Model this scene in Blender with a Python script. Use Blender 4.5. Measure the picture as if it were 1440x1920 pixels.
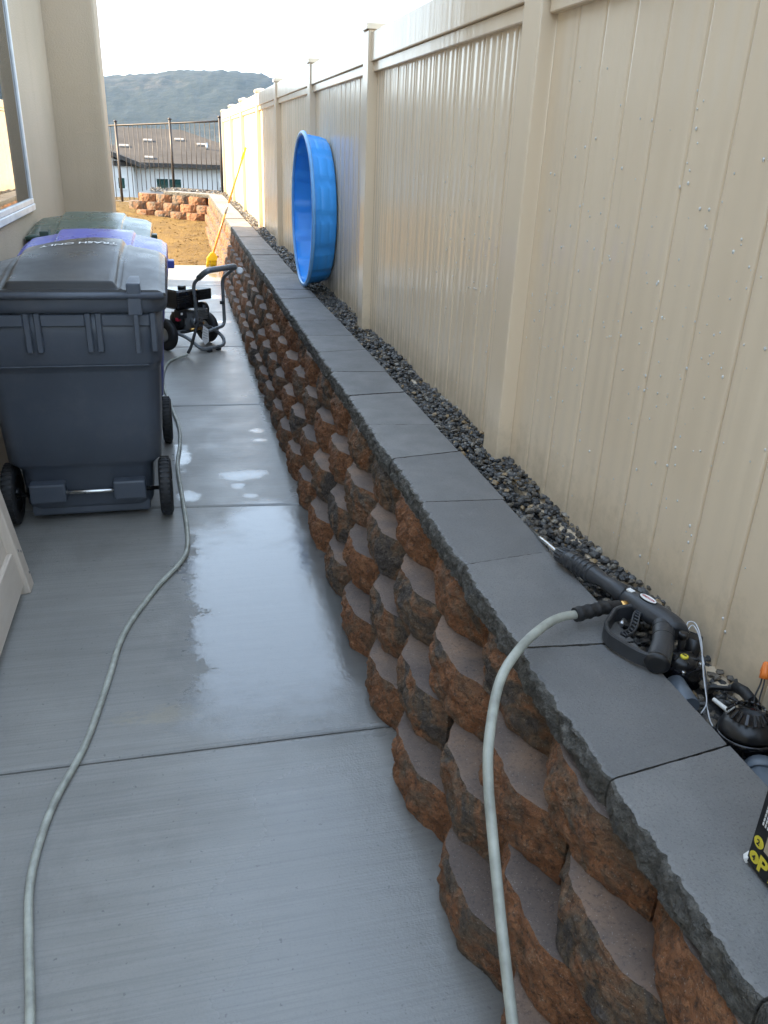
import bpy, bmesh, math, random
from math import radians as R, sin, cos, pi
from mathutils import Vector, Matrix, noise

random.seed(7)
for o in list(bpy.data.objects):
    bpy.data.objects.remove(o)
scene = bpy.context.scene
COL = scene.collection

# ------------------------------------------------------------------ camera
cam_data = bpy.data.cameras.new('camera')
cam = bpy.data.objects.new('camera', cam_data)
COL.objects.link(cam)
cam_data.sensor_fit = 'VERTICAL'
cam_data.sensor_height = 24.0
cam_data.lens = 18.75
cam_data.clip_start = 0.02
cam_data.clip_end = 6000
_y = Vector((-399.0, 699.0, -1500.0)).normalized()          # corridor direction seen from the camera
_h = Vector((cos(R(2.4)), -sin(R(2.4)), 0))
_z = _h.cross(_y).normalized()
_x = _y.cross(_z)
cam.matrix_world = Matrix.Translation((0, 0, 1.6)) @ Matrix((_x, _y, _z)).to_4x4()
scene.camera = cam
scene.render.resolution_x = 768
scene.render.resolution_y = 1024

# ------------------------------------------------------------------ sky and sun
SUN_AZ = -78.0      # degrees from +Y, negative towards -X (the house side)
SUN_EL = 28.0
world = bpy.data.worlds.new('World')
scene.world = world
world.use_nodes = True
wn = world.node_tree.nodes
sky = wn.new('ShaderNodeTexSky')
sky.sky_type = 'NISHITA'
sky.sun_disc = False
sky.sun_elevation = R(SUN_EL)
sky.sun_rotation = R(SUN_AZ)
sky.air_density = 1.0
sky.dust_density = 0.1
sky.ozone_density = 3.0
wn['Background'].inputs['Strength'].default_value = 0.15
sky_gamma = wn.new('ShaderNodeGamma')            # gamma flattens the sky's range to brighten the shaded path
sky_gamma.inputs['Gamma'].default_value = 0.36
world.node_tree.links.new(sky.outputs[0], sky_gamma.inputs['Color'])
sat = wn.new('ShaderNodeHueSaturation')
sat.inputs['Saturation'].default_value = 1.1
world.node_tree.links.new(sky_gamma.outputs[0], sat.inputs['Color'])
world.node_tree.links.new(sat.outputs[0], wn['Background'].inputs['Color'])
sd = bpy.data.lights.new('sun', 'SUN')
sd.energy = 2.0
sd.angle = R(0.6)
sd.color = (1.0, 0.83, 0.58)
sun = bpy.data.objects.new('sun', sd)
COL.objects.link(sun)
_d = Vector((sin(R(SUN_AZ)) * cos(R(SUN_EL)), cos(R(SUN_AZ)) * cos(R(SUN_EL)), sin(R(SUN_EL))))
sun.rotation_euler = _d.to_track_quat('Z', 'Y').to_euler()
sun.location = _d * 30
vs = scene.view_settings
vs.view_transform = 'Standard'
vs.look = 'None'
vs.gamma = 1.0
vs.use_curve_mapping = False
vs.exposure = 3.65

# ------------------------------------------------------------------ helpers
def tag(o, label=None, cat=None, group=None, kind=None):
    if label: o['label'] = label
    if cat: o['category'] = cat
    if group: o['group'] = group
    if kind: o['kind'] = kind
    return o

def empty(name, loc, label=None, cat=None, group=None, rz=0.0):
    o = bpy.data.objects.new(name, None)
    COL.objects.link(o)
    o.empty_display_size = 0.1
    o.location = loc
    o.rotation_euler = (0, 0, rz)
    return tag(o, label, cat, group)

def link(name, me, mat=None, parent=None, world_coords=True, loc=None):
    """One mesh object; world_coords: the mesh is in world space, the parent has no rotation."""
    o = bpy.data.objects.new(name, me)
    COL.objects.link(o)
    if mat is not None and not me.materials:
        for m in (mat if isinstance(mat, (list, tuple)) else [mat]):
            me.materials.append(m)
    if parent is not None:
        o.parent = parent
        if world_coords:
            off = Vector((0, 0, 0))
            p = parent
            while p is not None:
                off += p.location
                p = p.parent
            o.location = -off
    if loc is not None:
        o.location = loc
    return o

def fillet(pts, r, n=6):
    """Round the corners of a polyline."""
    P = [Vector(p) for p in pts]
    out = [P[0]]
    for i in range(1, len(P) - 1):
        a, b, c = P[i - 1], P[i], P[i + 1]
        d1 = min(r, (a - b).length * 0.48); d2 = min(r, (c - b).length * 0.48)
        s = b + (a - b).normalized() * d1; e = b + (c - b).normalized() * d2
        for k in range(n + 1):
            t = k / n
            out.append(s * (1 - t) ** 2 + b * 2 * t * (1 - t) + e * t * t)
    out.append(P[-1])
    return out

def spline(pts, n=8):
    """Catmull-Rom through points."""
    P = [Vector(p) for p in pts]
    P = [P[0] * 2 - P[1]] + P + [P[-1] * 2 - P[-2]]
    out = []
    for i in range(1, len(P) - 2):
        a, b, c, d = P[i - 1:i + 3]
        for k in range(n):
            t = k / n
            out.append(0.5 * ((2 * b) + (c - a) * t + (2 * a - 5 * b + 4 * c - d) * t * t + (3 * b - a - 3 * c + d) * t ** 3))
    out.append(P[-2])
    return out

class MB:
    """Collects vertices and faces of one mesh."""
    def __init__(s):
        s.v = []; s.f = []; s.sm = []; s.mi = []
    def add(s, v, f, smooth=False, mi=0):
        n = len(s.v)
        s.v += [tuple(p) for p in v]
        s.f += [tuple(i + n for i in q) for q in f]
        s.sm += [smooth] * len(f); s.mi += [mi] * len(f)
        return s
    def box(s, a, b, bev=0.0, mat=None, mi=0, seg=1):
        """Box between two corners, optionally bevelled and transformed by mat."""
        a = Vector(a); b = Vector(b)
        bm = bmesh.new()
        bmesh.ops.create_cube(bm, size=1.0)
        c = (a + b) / 2; d = b - a
        for v in bm.verts:
            v.co = Vector((v.co.x * abs(d.x), v.co.y * abs(d.y), v.co.z * abs(d.z))) + c
        if bev > 0:
            bmesh.ops.bevel(bm, geom=list(bm.edges), offset=bev, segments=seg, profile=0.6, affect='EDGES')
        if mat is not None:
            bm.transform(mat)
        bm.verts.index_update()
        s.add([v.co.copy() for v in bm.verts], [[v.index for v in f.verts] for f in bm.faces], False, mi)
        bm.free()
        return s
    def tube(s, pts, r, n=8, cap=True, mi=0, flat=1.0):
        P = [Vector(p) for p in pts]
        rr = r if isinstance(r, (list, tuple)) else [r] * len(P)
        up = None
        rings = []
        for i, p in enumerate(P):
            t = (P[min(i + 1, len(P) - 1)] - P[max(i - 1, 0)])
            if t.length < 1e-9: t = Vector((0, 0, 1))
            t.normalize()
            if up is None:
                up = Vector((0, 0, 1)) if abs(t.z) < 0.9 else Vector((0, 1, 0))
            a = up - t * up.dot(t)
            if a.length < 1e-6: a = t.orthogonal()
            a.normalize(); up = a
            b = t.cross(a)
            rings.append([p + (a * cos(2 * pi * k / n) * flat + b * sin(2 * pi * k / n)) * rr[i] for k in range(n)])
        s.rings(rings, cap=cap, mi=mi)
        return s
    def rings(s, rings, cap=True, closed=True, smooth=True, mi=0):
        n = len(rings[0]); base = len(s.v)
        v = [p for r in rings for p in r]
        f = []
        for i in range(len(rings) - 1):
            for k in range(n if closed else n - 1):
                k2 = (k + 1) % n
                f.append((i * n + k, i * n + k2, (i + 1) * n + k2, (i + 1) * n + k))
        s.add(v, f, smooth, mi)
        if cap and closed:
            m = len(s.v)
            s.f += [tuple(base + k for k in reversed(range(n))), tuple(base + (len(rings) - 1) * n + k for k in range(n))]
            s.sm += [False, False]; s.mi += [mi, mi]
        return s
    def lathe(s, prof, n=24, mat=None, smooth=True, mi=0, cap=True):
        """prof: (radius, height) pairs about local z."""
        rings = []
        for r, z in prof:
            ring = [Vector((r * cos(2 * pi * k / n), r * sin(2 * pi * k / n), z)) for k in range(n)]
            if mat is not None: ring = [mat @ p for p in ring]
            rings.append(ring)
        return s.rings(rings, cap=cap, smooth=smooth, mi=mi)
    def prism(s, outline, h, mat=None, mi=0, bev=0.0):
        """outline: xy points (counter-clockwise), extruded from z=0 to h, with an optional top chamfer."""
        rings = [[Vector((x, y, 0)) for x, y in outline]]
        if bev > 0:
            c = sum((Vector((x, y, 0)) for x, y in outline), Vector()) / len(outline)
            rings.append([Vector((x, y, h - bev)) for x, y in outline])
            rings.append([Vector((x, y, h)) + (c - Vector((x, y, 0))).normalized() * bev for x, y in outline])
        else:
            rings.append([Vector((x, y, h)) for x, y in outline])
        if mat is not None: rings = [[mat @ p for p in r] for r in rings]
        return s.rings(rings, smooth=False, mi=mi)
    def ico(s, c, r, jit=0.25, rnd=random, mi=0, sub=1):
        t = (1 + 5 ** 0.5) / 2
        vs_ = [(-1, t, 0), (1, t, 0), (-1, -t, 0), (1, -t, 0), (0, -1, t), (0, 1, t), (0, -1, -t), (0, 1, -t), (t, 0, -1), (t, 0, 1), (-t, 0, -1), (-t, 0, 1)]
        fs = [(0, 11, 5), (0, 5, 1), (0, 1, 7), (0, 7, 10), (0, 10, 11), (1, 5, 9), (5, 11, 4), (11, 10, 2), (10, 7, 6), (7, 1, 8), (3, 9, 4), (3, 4, 2), (3, 2, 6), (3, 6, 8), (3, 8, 9), (4, 9, 5), (2, 4, 11), (6, 2, 10), (8, 6, 7), (9, 8, 1)]
        M = Matrix.Rotation(rnd.uniform(0, 6.28), 3, 'X') @ Matrix.Rotation(rnd.uniform(0, 6.28), 3, 'Z')
        rx, ry, rz = r if isinstance(r, (tuple, list)) else (r, r, r)
        out = []
        for p in vs_:
            q = M @ (Vector(p).normalized() * (1 + rnd.uniform(-jit, jit)))
            out.append(Vector((q.x * rx, q.y * ry, q.z * rz)) + Vector(c))
        s.add(out, fs, False, mi)
        return s
    def mesh(s, name='mesh'):
        me = bpy.data.meshes.new(name)
        me.from_pydata(s.v, [], s.f)
        me.polygons.foreach_set('use_smooth', s.sm)
        me.polygons.foreach_set('material_index', s.mi)
        me.update()
        return me
    def build(s, name, mat, parent=None, world_coords=True, recalc=True):
        me = s.mesh(name)
        if recalc:
            bm = bmesh.new(); bm.from_mesh(me)
            bmesh.ops.recalc_face_normals(bm, faces=bm.faces)
            bm.to_mesh(me); bm.free()
        return link(name, me, mat, parent, world_coords)

# ------------------------------------------------------------------ materials
class NT:
    def __init__(s, name):
        s.m = bpy.data.materials.new(name); s.m.use_nodes = True
        s.t = s.m.node_tree; s.n = s.t.nodes
        s.b = s.n['Principled BSDF']
    def new(s, typ, **kw):
        x = s.n.new(typ)
        for k, v in kw.items(): setattr(x, k, v)
        return x
    def put(s, node, name, val):
        if hasattr(val, 'is_linked') or hasattr(val, 'links'):
            s.t.links.new(val, node.inputs[name])
        else:
            node.inputs[name].default_value = val
    def set(s, **kw):
        for k, v in kw.items(): s.put(s.b, k.replace('_', ' '), v)
    def coord(s, which='Object'):
        return s.new('ShaderNodeTexCoord').outputs[which]
    def pos(s):
        return s.new('ShaderNodeNewGeometry').outputs['Position']
    def mapping(s, vec, scale=(1, 1, 1), loc=(0, 0, 0), rot=(0, 0, 0)):
        m = s.new('ShaderNodeMapping')
        s.put(m, 'Vector', vec); s.put(m, 'Scale', scale); s.put(m, 'Location', loc); s.put(m, 'Rotation', rot)
        return m.outputs[0]
    def noise(s, vec, scale, detail=3, rough=0.55, dist=0.0):
        n = s.new('ShaderNodeTexNoise')
        s.put(n, 'Vector', vec); s.put(n, 'Scale', scale); s.put(n, 'Detail', detail); s.put(n, 'Roughness', rough); s.put(n, 'Distortion', dist)
        return n.outputs['Fac']
    def voro(s, vec, scale, out='Distance', feature='F1'):
        n = s.new('ShaderNodeTexVoronoi'); n.feature = feature
        s.put(n, 'Vector', vec); s.put(n, 'Scale', scale)
        return n.outputs[out]
    def ramp(s, fac, stops):
        r = s.new('ShaderNodeValToRGB')
        s.put(r, 'Fac', fac)
        e = r.color_ramp.elements
        while len(e) < len(stops): e.new(0.5)
        for el, (p, c) in zip(e, stops):
            el.position = p
            el.color = (c, c, c, 1) if isinstance(c, (int, float)) else (c[0], c[1], c[2], 1)
        return r.outputs[0]
    def mix(s, fac, a, b, mode='MIX'):
        m = s.new('ShaderNodeMix', data_type='RGBA', blend_type=mode)
        s.put(m, 0, fac)
        for i, v in ((6, a), (7, b)):
            if hasattr(v, 'links'): s.t.links.new(v, m.inputs[i])
            else: m.inputs[i].default_value = (v[0], v[1], v[2], 1)
        return m.outputs[2]
    def math(s, op, a, b=0.0, c=0.0, clamp=False):
        m = s.new('ShaderNodeMath', operation=op); m.use_clamp = clamp
        for i, v in enumerate((a, b, c)):
            if hasattr(v, 'links'): s.t.links.new(v, m.inputs[i])
            else: m.inputs[i].default_value = v
        return m.outputs[0]
    def bump(s, h, strength=0.5, dist=0.01, prev=None):
        b = s.new('ShaderNodeBump')
        s.put(b, 'Height', h); s.put(b, 'Strength', strength); s.put(b, 'Distance', dist)
        if prev is not None: s.t.links.new(prev, b.inputs['Normal'])
        return b.outputs[0]
    def rand(s):
        return s.new('ShaderNodeObjectInfo').outputs['Random']

def plain(name, col, rough=0.5, metal=0.0, vary=0.12, scale=9.0, bump=0.0, bscale=120.0, spec=0.5, coat=0.0):
    t = NT(name)
    p = t.coord()
    n = t.noise(p, scale, 4)
    lo = tuple(c * (1 - vary) for c in col); hi = tuple(min(1, c * (1 + vary)) for c in col)
    t.set(Base_Color=t.ramp(n, [(0.3, lo), (0.7, hi)]), Metallic=metal)
    t.put(t.b, 'Roughness', t.ramp(t.noise(p, scale * 2.3, 3), [(0.3, max(0.02, rough - 0.06)), (0.7, min(1, rough + 0.08))]))
    t.put(t.b, 'Specular IOR Level', spec)
    if coat: t.put(t.b, 'Coat Weight', coat)
    if bump: t.put(t.b, 'Normal', t.bump(t.noise(p, bscale, 3), bump, 0.002))
    return t.m

def mat_concrete():
    t = NT('damp_concrete')
    P = t.pos()
    big = t.noise(P, 1.3, 4); mid = t.noise(P, 7.0, 4); fine = t.noise(P, 160, 2)
    col = t.ramp(big, [(0.3, (0.188, 0.182, 0.166)), (0.7, (0.275, 0.264, 0.240))])
    col = t.mix(t.ramp(mid, [(0.35, 0.0), (0.75, 0.35)]), col, (0.23, 0.225, 0.21))
    # long brush strokes of the broom finish run across the path
    st = t.noise(t.mapping(P, (1.2, 62, 1)), 2.0, 3, 0.6)
    st2 = t.noise(t.mapping(P, (0.9, 16, 1)), 1.6, 3)
    col = t.mix(t.ramp(st2, [(0.42, 0.0), (0.74, 0.22)]), col, (0.35, 0.335, 0.31))
    col = t.mix(t.ramp(fine, [(0.52, 0.0), (0.75, 0.22)]), col, (0.13, 0.13, 0.125))
    col = t.mix(t.ramp(st, [(0.40, 0.30), (0.52, 0.0)]), col, (0.15, 0.147, 0.138))
    # grit, pits and stains
    pits = t.noise(P, 70, 2, 0.5)
    col = t.mix(t.ramp(pits, [(0.69, 0.0), (0.73, 0.6)]), col, (0.09, 0.088, 0.084))
    stain = t.noise(t.mapping(P, (1.3, 0.8, 1), (4, 2, 0)), 2.1, 6, 0.72)
    col = t.mix(t.ramp(stain, [(0.55, 0.0), (0.70, 0.38)]), col, (0.145, 0.138, 0.125))
    sep = t.new('ShaderNodeSeparateXYZ'); t.put(sep, 'Vector', P)
    X, Y = sep.outputs[0], sep.outputs[1]
    def blob(cx, cy, rx, ry, p=2.0):
        dx = t.math('DIVIDE', t.math('SUBTRACT', X, cx), rx); dy = t.math('DIVIDE', t.math('SUBTRACT', Y, cy), ry)
        return t.math('SUBTRACT', 1.0, t.math('ADD', t.math('POWER', t.math('ABSOLUTE', dx), p), t.math('POWER', t.math('ABSOLUTE', dy), p)))
    ragged = t.math('SUBTRACT', t.noise(t.mapping(P, (1, 1.6, 1)), 6.5, 6, 0.66), 0.5)
    fine_edge = t.math('SUBTRACT', t.noise(P, 55, 4, 0.7), 0.5)
    # dried silt left where water has drawn back
    silt = t.math('ADD', blob(-0.14, 2.06, 0.16, 0.07), t.math('ADD', t.math('MULTIPLY', ragged, 3.0), t.math('MULTIPLY', fine_edge, 1.6)))
    col = t.mix(t.ramp(silt, [(0.45, 0.0), (0.95, 0.40)]), col, (0.34, 0.29, 0.20))
    # the wide wet film: soft on three sides, a ragged waterline towards the house
    film = t.math('ADD', t.math('MAXIMUM', blob(0.26, 2.66, 0.62, 0.86, 2.4), blob(0.34, 3.35, 0.26, 0.34, 2.0)), t.math('MULTIPLY', ragged, 0.9))
    film = t.ramp(film, [(0.02, 0.0), (0.75, 1.0)])
    line = t.math('ADD', t.math('MULTIPLY', t.math('ADD', t.math('ADD', X, 0.035), t.math('MULTIPLY', t.math('SUBTRACT', t.noise(t.mapping(P, (1, 1, 1), (2.3, 0.7, 0)), 2.6, 3, 0.5), 0.5), 0.42)), 9.0), t.math('ADD', t.math('MULTIPLY', ragged, 2.4), t.math('MULTIPLY', fine_edge, 1.5)))
    halo = t.math('MULTIPLY', film, t.ramp(t.math('ADD', t.math('MULTIPLY', line, 0.5), 0.75), [(0.0, 0.0), (0.5, 0.5)]))
    col = t.mix(halo, col, t.mix(0.6, col, (0.085, 0.084, 0.080)))
    film = t.math('MULTIPLY', film, t.ramp(line, [(0.0, 0.0), (0.10, 0.85), (0.6, 1.0)]))
    m = None
    for q in WATER:
        v = blob(*q)
        m = v if m is None else t.math('MAXIMUM', m, v)
    pud = t.math('ADD', t.math('ADD', t.math('MAXIMUM', m, -2.0), t.math('MULTIPLY', ragged, 2.2)), t.math('MULTIPLY', fine_edge, 0.8))
    pud = t.ramp(pud, [(0.22, 0.0), (0.50, 0.45), (1.0, 0.8)])
    wet = t.math('MAXIMUM', film, pud)
    col = t.mix(wet, col, t.mix(0.6, col, (0.10, 0.101, 0.10)))
    # everything near the wall is damp, fading out towards the house
    damp = t.ramp(t.math('ADD', t.math('MAXIMUM', blob(0.40, 1.20, 0.62, 0.95), t.math('MULTIPLY', t.math('SUBTRACT', X, 0.05), 1.3)), t.math('MULTIPLY', t.math('SUBTRACT', t.noise(P, 3.5, 5, 0.6), 0.5), 1.3)), [(0.0, 0.0), (0.9, 1.0)])
    col = t.mix(t.math('MULTIPLY', damp, 0.35), col, (0.13, 0.13, 0.125))
    t.set(Base_Color=col)
    rdry = t.ramp(t.noise(P, 3.0, 4), [(0.3, 0.34), (0.7, 0.52)])
    rdry = t.mix(damp, rdry, (0.20, 0.20, 0.20))
    t.put(t.b, 'Roughness', t.mix(wet, rdry, (0.11, 0.11, 0.11)))
    t.put(t.b, 'Specular IOR Level', 0.5)
    t.put(t.b, 'Coat Weight', t.math('MAXIMUM', wet, t.math('MULTIPLY', damp, 0.5))); t.put(t.b, 'Coat IOR', 1.55)
    t.put(t.b, 'Coat Roughness', t.mix(wet, (0.24, 0.24, 0.24), t.ramp(t.noise(P, 9, 4), [(0.35, 0.05), (0.7, 0.13)])))
    h = t.math('ADD', t.math('MULTIPLY', st, 0.55), t.math('MULTIPLY', fine, 0.45))
    dry = t.math('SUBTRACT', 1.0, t.math('MULTIPLY', wet, 0.86))
    b = t.new('ShaderNodeBump'); t.put(b, 'Height', h); t.put(b, 'Strength', t.math('MULTIPLY', dry, 0.50)); t.put(b, 'Distance', 0.004)
    b2 = t.new('ShaderNodeBump'); t.put(b2, 'Height', t.noise(P, 26, 3)); t.put(b2, 'Strength', 0.10); t.put(b2, 'Distance', 0.010)
    t.t.links.new(b.outputs[0], b2.inputs['Normal'])
    t.put(t.b, 'Normal', b2.outputs[0])
    return t.m

WATER = [(0.27, 3.98, 0.17, 0.10), (0.22, 3.83, 0.045, 0.05), (0.27, 3.70, 0.05, 0.04), (0.40, 4.70, 0.06, 0.06), (0.40, 4.52, 0.06, 0.035),
         (-0.06, 4.30, 0.07, 0.24), (-0.03, 3.74, 0.07, 0.09), (0.35, 9.4, 0.30, 0.16), (0.05, 10.0, 0.30, 0.12), (0.1, 7.6, 0.30, 0.10), (0.32, 8.0, 0.20, 0.08), (0.3, 11.0, 0.5, 0.22)]

def mat_block_face():
    t = NT('split_stone_rust')
    P = t.coord(); rnd = t.rand()
    off = t.math('MULTIPLY', rnd, 37.0)
    cmb = t.new('ShaderNodeCombineXYZ'); t.put(cmb, 'X', off); t.put(cmb, 'Y', t.math('MULTIPLY', rnd, 91.0)); t.put(cmb, 'Z', off)
    va = t.new('ShaderNodeVectorMath', operation='ADD'); t.put(va, 0, P); t.t.links.new(cmb.outputs[0], va.inputs[1])
    V = va.outputs[0]
    patch = t.noise(V, 6.5, 5, 0.64, 1.2)
    shift = t.math('MULTIPLY', t.math('SUBTRACT', t.math('FRACT', t.math('MULTIPLY', rnd, 7.31)), 0.58), 0.20)
    patch = t.math('ADD', patch, shift)
    grain = t.noise(V, 90, 4, 0.7)
    rust = t.ramp(t.noise(V, 28, 4, 0.65), [(0.28, (0.145, 0.058, 0.023)), (0.55, (0.285, 0.117, 0.046)), (0.78, (0.385, 0.200, 0.100))])
    dark = t.ramp(t.noise(V, 40, 4, 0.65), [(0.3, (0.042, 0.033, 0.029)), (0.7, (0.125, 0.100, 0.082))])
    olive = t.ramp(t.noise(V, 33, 4, 0.65), [(0.3, (0.080, 0.062, 0.040)), (0.7, (0.190, 0.145, 0.095))])
    c = t.mix(t.ramp(patch, [(0.42, 0.0), (0.58, 0.9)]), rust, olive)
    c = t.mix(t.ramp(t.math('ADD', patch, t.math('MULTIPLY', t.math('SUBTRACT', t.noise(V, 42, 4, 0.7), 0.5), 0.25)), [(0.55, 0.0), (0.64, 1.0)]), c, dark)
    c = t.mix(t.ramp(grain, [(0.34, 0.85), (0.50, 0.0)]), c, (0.045, 0.028, 0.018))
    c = t.mix(t.ramp(t.noise(V, 260, 1), [(0.67, 0.0), (0.75, 0.55)]), c, (0.42, 0.35, 0.27))
    t.set(Base_Color=c, Roughness=0.82)
    b = t.bump(t.noise(V, 48, 5, 0.72), 0.9, 0.012)
    b = t.bump(t.noise(V, 190, 3, 0.7), 1.0, 0.007, b)
    t.put(t.b, 'Normal', b)
    return t.m

def mat_block_top():
    t = NT('moulded_stone_top')
    P = t.coord(); rnd = t.rand()
    cmb = t.new('ShaderNodeCombineXYZ'); t.put(cmb, 'X', t.math('MULTIPLY', rnd, 53.0)); t.put(cmb, 'Y', t.math('MULTIPLY', rnd, 17.0))
    va = t.new('ShaderNodeVectorMath', operation='ADD'); t.put(va, 0, P); t.t.links.new(cmb.outputs[0], va.inputs[1])
    V = va.outputs[0]
    c = t.ramp(t.math('ADD', t.noise(V, 7, 4, 0.6), t.math('MULTIPLY', t.math('SUBTRACT', rnd, 0.5), 0.22)),
               [(0.30, (0.112, 0.086, 0.074)), (0.52, (0.165, 0.120, 0.095)), (0.75, (0.255, 0.165, 0.112))])
    c = t.mix(t.ramp(t.noise(V, 130, 3, 0.7), [(0.30, 0.6), (0.47, 0.0)]), c, (0.045, 0.040, 0.040))
    c = t.mix(t.ramp(t.noise(V, 300, 1), [(0.68, 0.0), (0.76, 0.5)]), c, (0.42, 0.38, 0.33))
    t.set(Base_Color=c, Roughness=0.72); t.put(t.b, 'Specular IOR Level', 0.3)
    t.put(t.b, 'Normal', t.bump(t.noise(V, 170, 3, 0.7), 0.55, 0.004))
    return t.m

def mat_cap(front=False):
    t = NT('charcoal_cap_split' if front else 'charcoal_cap_top')
    P = t.coord(); rnd = t.rand()
    cmb = t.new('ShaderNodeCombineXYZ'); t.put(cmb, 'X', t.math('MULTIPLY', rnd, 53.0)); t.put(cmb, 'Y', t.math('MULTIPLY', rnd, 17.0))
    va = t.new('ShaderNodeVectorMath', operation='ADD'); t.put(va, 0, P); t.t.links.new(cmb.outputs[0], va.inputs[1])
    V = va.outputs[0]
    if front:
        c = t.ramp(t.noise(V, 44, 5, 0.7), [(0.28, (0.045, 0.042, 0.036)), (0.50, (0.110, 0.102, 0.088)), (0.75, (0.215, 0.200, 0.172))])
        c = t.mix(t.ramp(t.noise(V, 5, 3), [(0.52, 0.0), (0.7, 0.5)]), c, (0.085, 0.068, 0.042))
        t.set(Base_Color=c, Roughness=0.86)
        t.put(t.b, 'Normal', t.bump(t.noise(V, 170, 3, 0.7), 1.0, 0.008, t.bump(t.noise(V, 55, 5, 0.7), 1.0, 0.016)))
    else:
        c = t.ramp(t.noise(V, 6, 5, 0.6), [(0.3, (0.152, 0.149, 0.145)), (0.7, (0.225, 0.218, 0.207))])
        c = t.mix(t.math('MULTIPLY', rnd, 0.75), c, (0.130, 0.127, 0.124))
        c = t.mix(t.ramp(t.noise(V, 190, 3, 0.75), [(0.34, 0.55), (0.46, 0.0)]), c, (0.062, 0.061, 0.060))
        c = t.mix(t.ramp(t.noise(V, 330, 1), [(0.66, 0.0), (0.74, 0.35)]), c, (0.34, 0.33, 0.31))
        c = t.mix(t.ramp(t.noise(V, 2.6, 5, 0.7), [(0.50, 0.0), (0.72, 0.45)]), c, (0.085, 0.084, 0.083))
        c = t.mix(t.ramp(t.noise(t.mapping(V, (1, 1, 1), (3, 9, 1)), 16, 5, 0.75), [(0.60, 0.0), (0.74, 0.35)]), c, (0.27, 0.26, 0.245))
        t.set(Base_Color=c)
        t.put(t.b, 'Roughness', t.ramp(t.noise(V, 9, 3), [(0.3, 0.50), (0.7, 0.68)]))
        t.put(t.b, 'Normal', t.bump(t.noise(V, 230, 3, 0.7), 0.55, 0.003, t.bump(t.noise(V, 14, 3), 0.15, 0.006)))
    return t.m

def mat_vinyl():
    t = NT('tan_vinyl')
    P = t.pos()
    drift = t.noise(t.mapping(P, (1, 1, 0.25)), 3.0, 3)
    c = t.ramp(drift, [(0.3, (0.76, 0.61, 0.435)), (0.7, (0.82, 0.67, 0.485))])
    dirt = t.noise(t.mapping(P, (9, 9, 0.8)), 2.4, 5, 0.65)
    c = t.mix(t.ramp(dirt, [(0.60, 0.0), (0.85, 0.22)]), c, (0.34, 0.29, 0.22))
    sp = t.new('ShaderNodeSeparateXYZ'); t.put(sp, 'Vector', P)
    splash = t.math('SUBTRACT', t.math('MULTIPLY', t.noise(P, 14, 6, 0.75), 0.55), t.math('SUBTRACT', sp.outputs[2], 0.66))
    c = t.mix(t.ramp(splash, [(0.12, 0.0), (0.34, 0.35)]), c, (0.30, 0.245, 0.17))
    scuff = t.noise(t.mapping(P, (2, 3, 16), (0, 0, 0), (0.25, 0, 0)), 3.0, 5, 0.75)
    c = t.mix(t.ramp(scuff, [(0.68, 0.0), (0.76, 0.20)]), c, (0.42, 0.36, 0.28))
    t.set(Base_Color=c)
    t.put(t.b, 'Roughness', t.ramp(t.noise(t.mapping(P, (4, 4, 0.6)), 3.0, 4), [(0.3, 0.11), (0.7, 0.20)]))
    t.put(t.b, 'Specular IOR Level', 0.36)
    b = t.bump(t.noise(t.mapping(P, (22, 22, 0.35)), 1.0, 2), 0.10, 0.010)
    b = t.bump(t.noise(P, 220, 2), 0.05, 0.002, b)
    t.put(t.b, 'Normal', b)
    return t.m

def mat_stucco(name, lo, hi, scale=1.2):
    t = NT(name)
    P = t.pos()
    c = t.ramp(t.noise(P, scale, 4), [(0.3, lo), (0.7, hi)])
    c = t.mix(t.ramp(t.noise(t.mapping(P, (3, 3, 0.35)), 1.8, 4), [(0.55, 0.0), (0.85, 0.25)]), c, tuple(v * 0.72 for v in lo))
    t.set(Base_Color=c, Roughness=0.9)
    t.put(t.b, 'Normal', t.bump(t.noise(P, 75, 4, 0.65), 0.7, 0.006))
    return t.m

def mat_dirt():
    t = NT('dry_dirt')
    P = t.pos()
    c = t.ramp(t.noise(P, 2.2, 6, 0.68), [(0.28, (0.100, 0.055, 0.009)), (0.5, (0.160, 0.092, 0.014)), (0.75, (0.230, 0.142, 0.026))])
    c = t.mix(t.ramp(t.noise(t.mapping(P, (1, 2.2, 1)), 26, 5, 0.7), [(0.34, 0.75), (0.50, 0.0)]), c, (0.066, 0.037, 0.012))
    t.set(Base_Color=c, Roughness=0.95)
    t.put(t.b, 'Normal', t.bump(t.noise(P, 22, 6, 0.7), 1.0, 0.06))
    return t.m

def mat_terrain():
    t = NT('scrub_hillside')
    P = t.pos()
    c = t.ramp(t.noise(P, 0.012, 6, 0.62), [(0.30, (0.008, 0.013, 0.008)), (0.50, (0.015, 0.020, 0.012)), (0.66, (0.032, 0.030, 0.021)), (0.82, (0.055, 0.047, 0.033))])
    c = t.mix(t.ramp(t.noise(P, 0.10, 5, 0.7), [(0.44, 0.0), (0.54, 0.9)]), c, (0.006, 0.011, 0.006))
    t.set(Base_Color=c, Roughness=0.95)
    t.put(t.b, 'Normal', t.bump(t.noise(P, 0.10, 4, 0.6), 0.7, 2.0))
    return t.m

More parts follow.
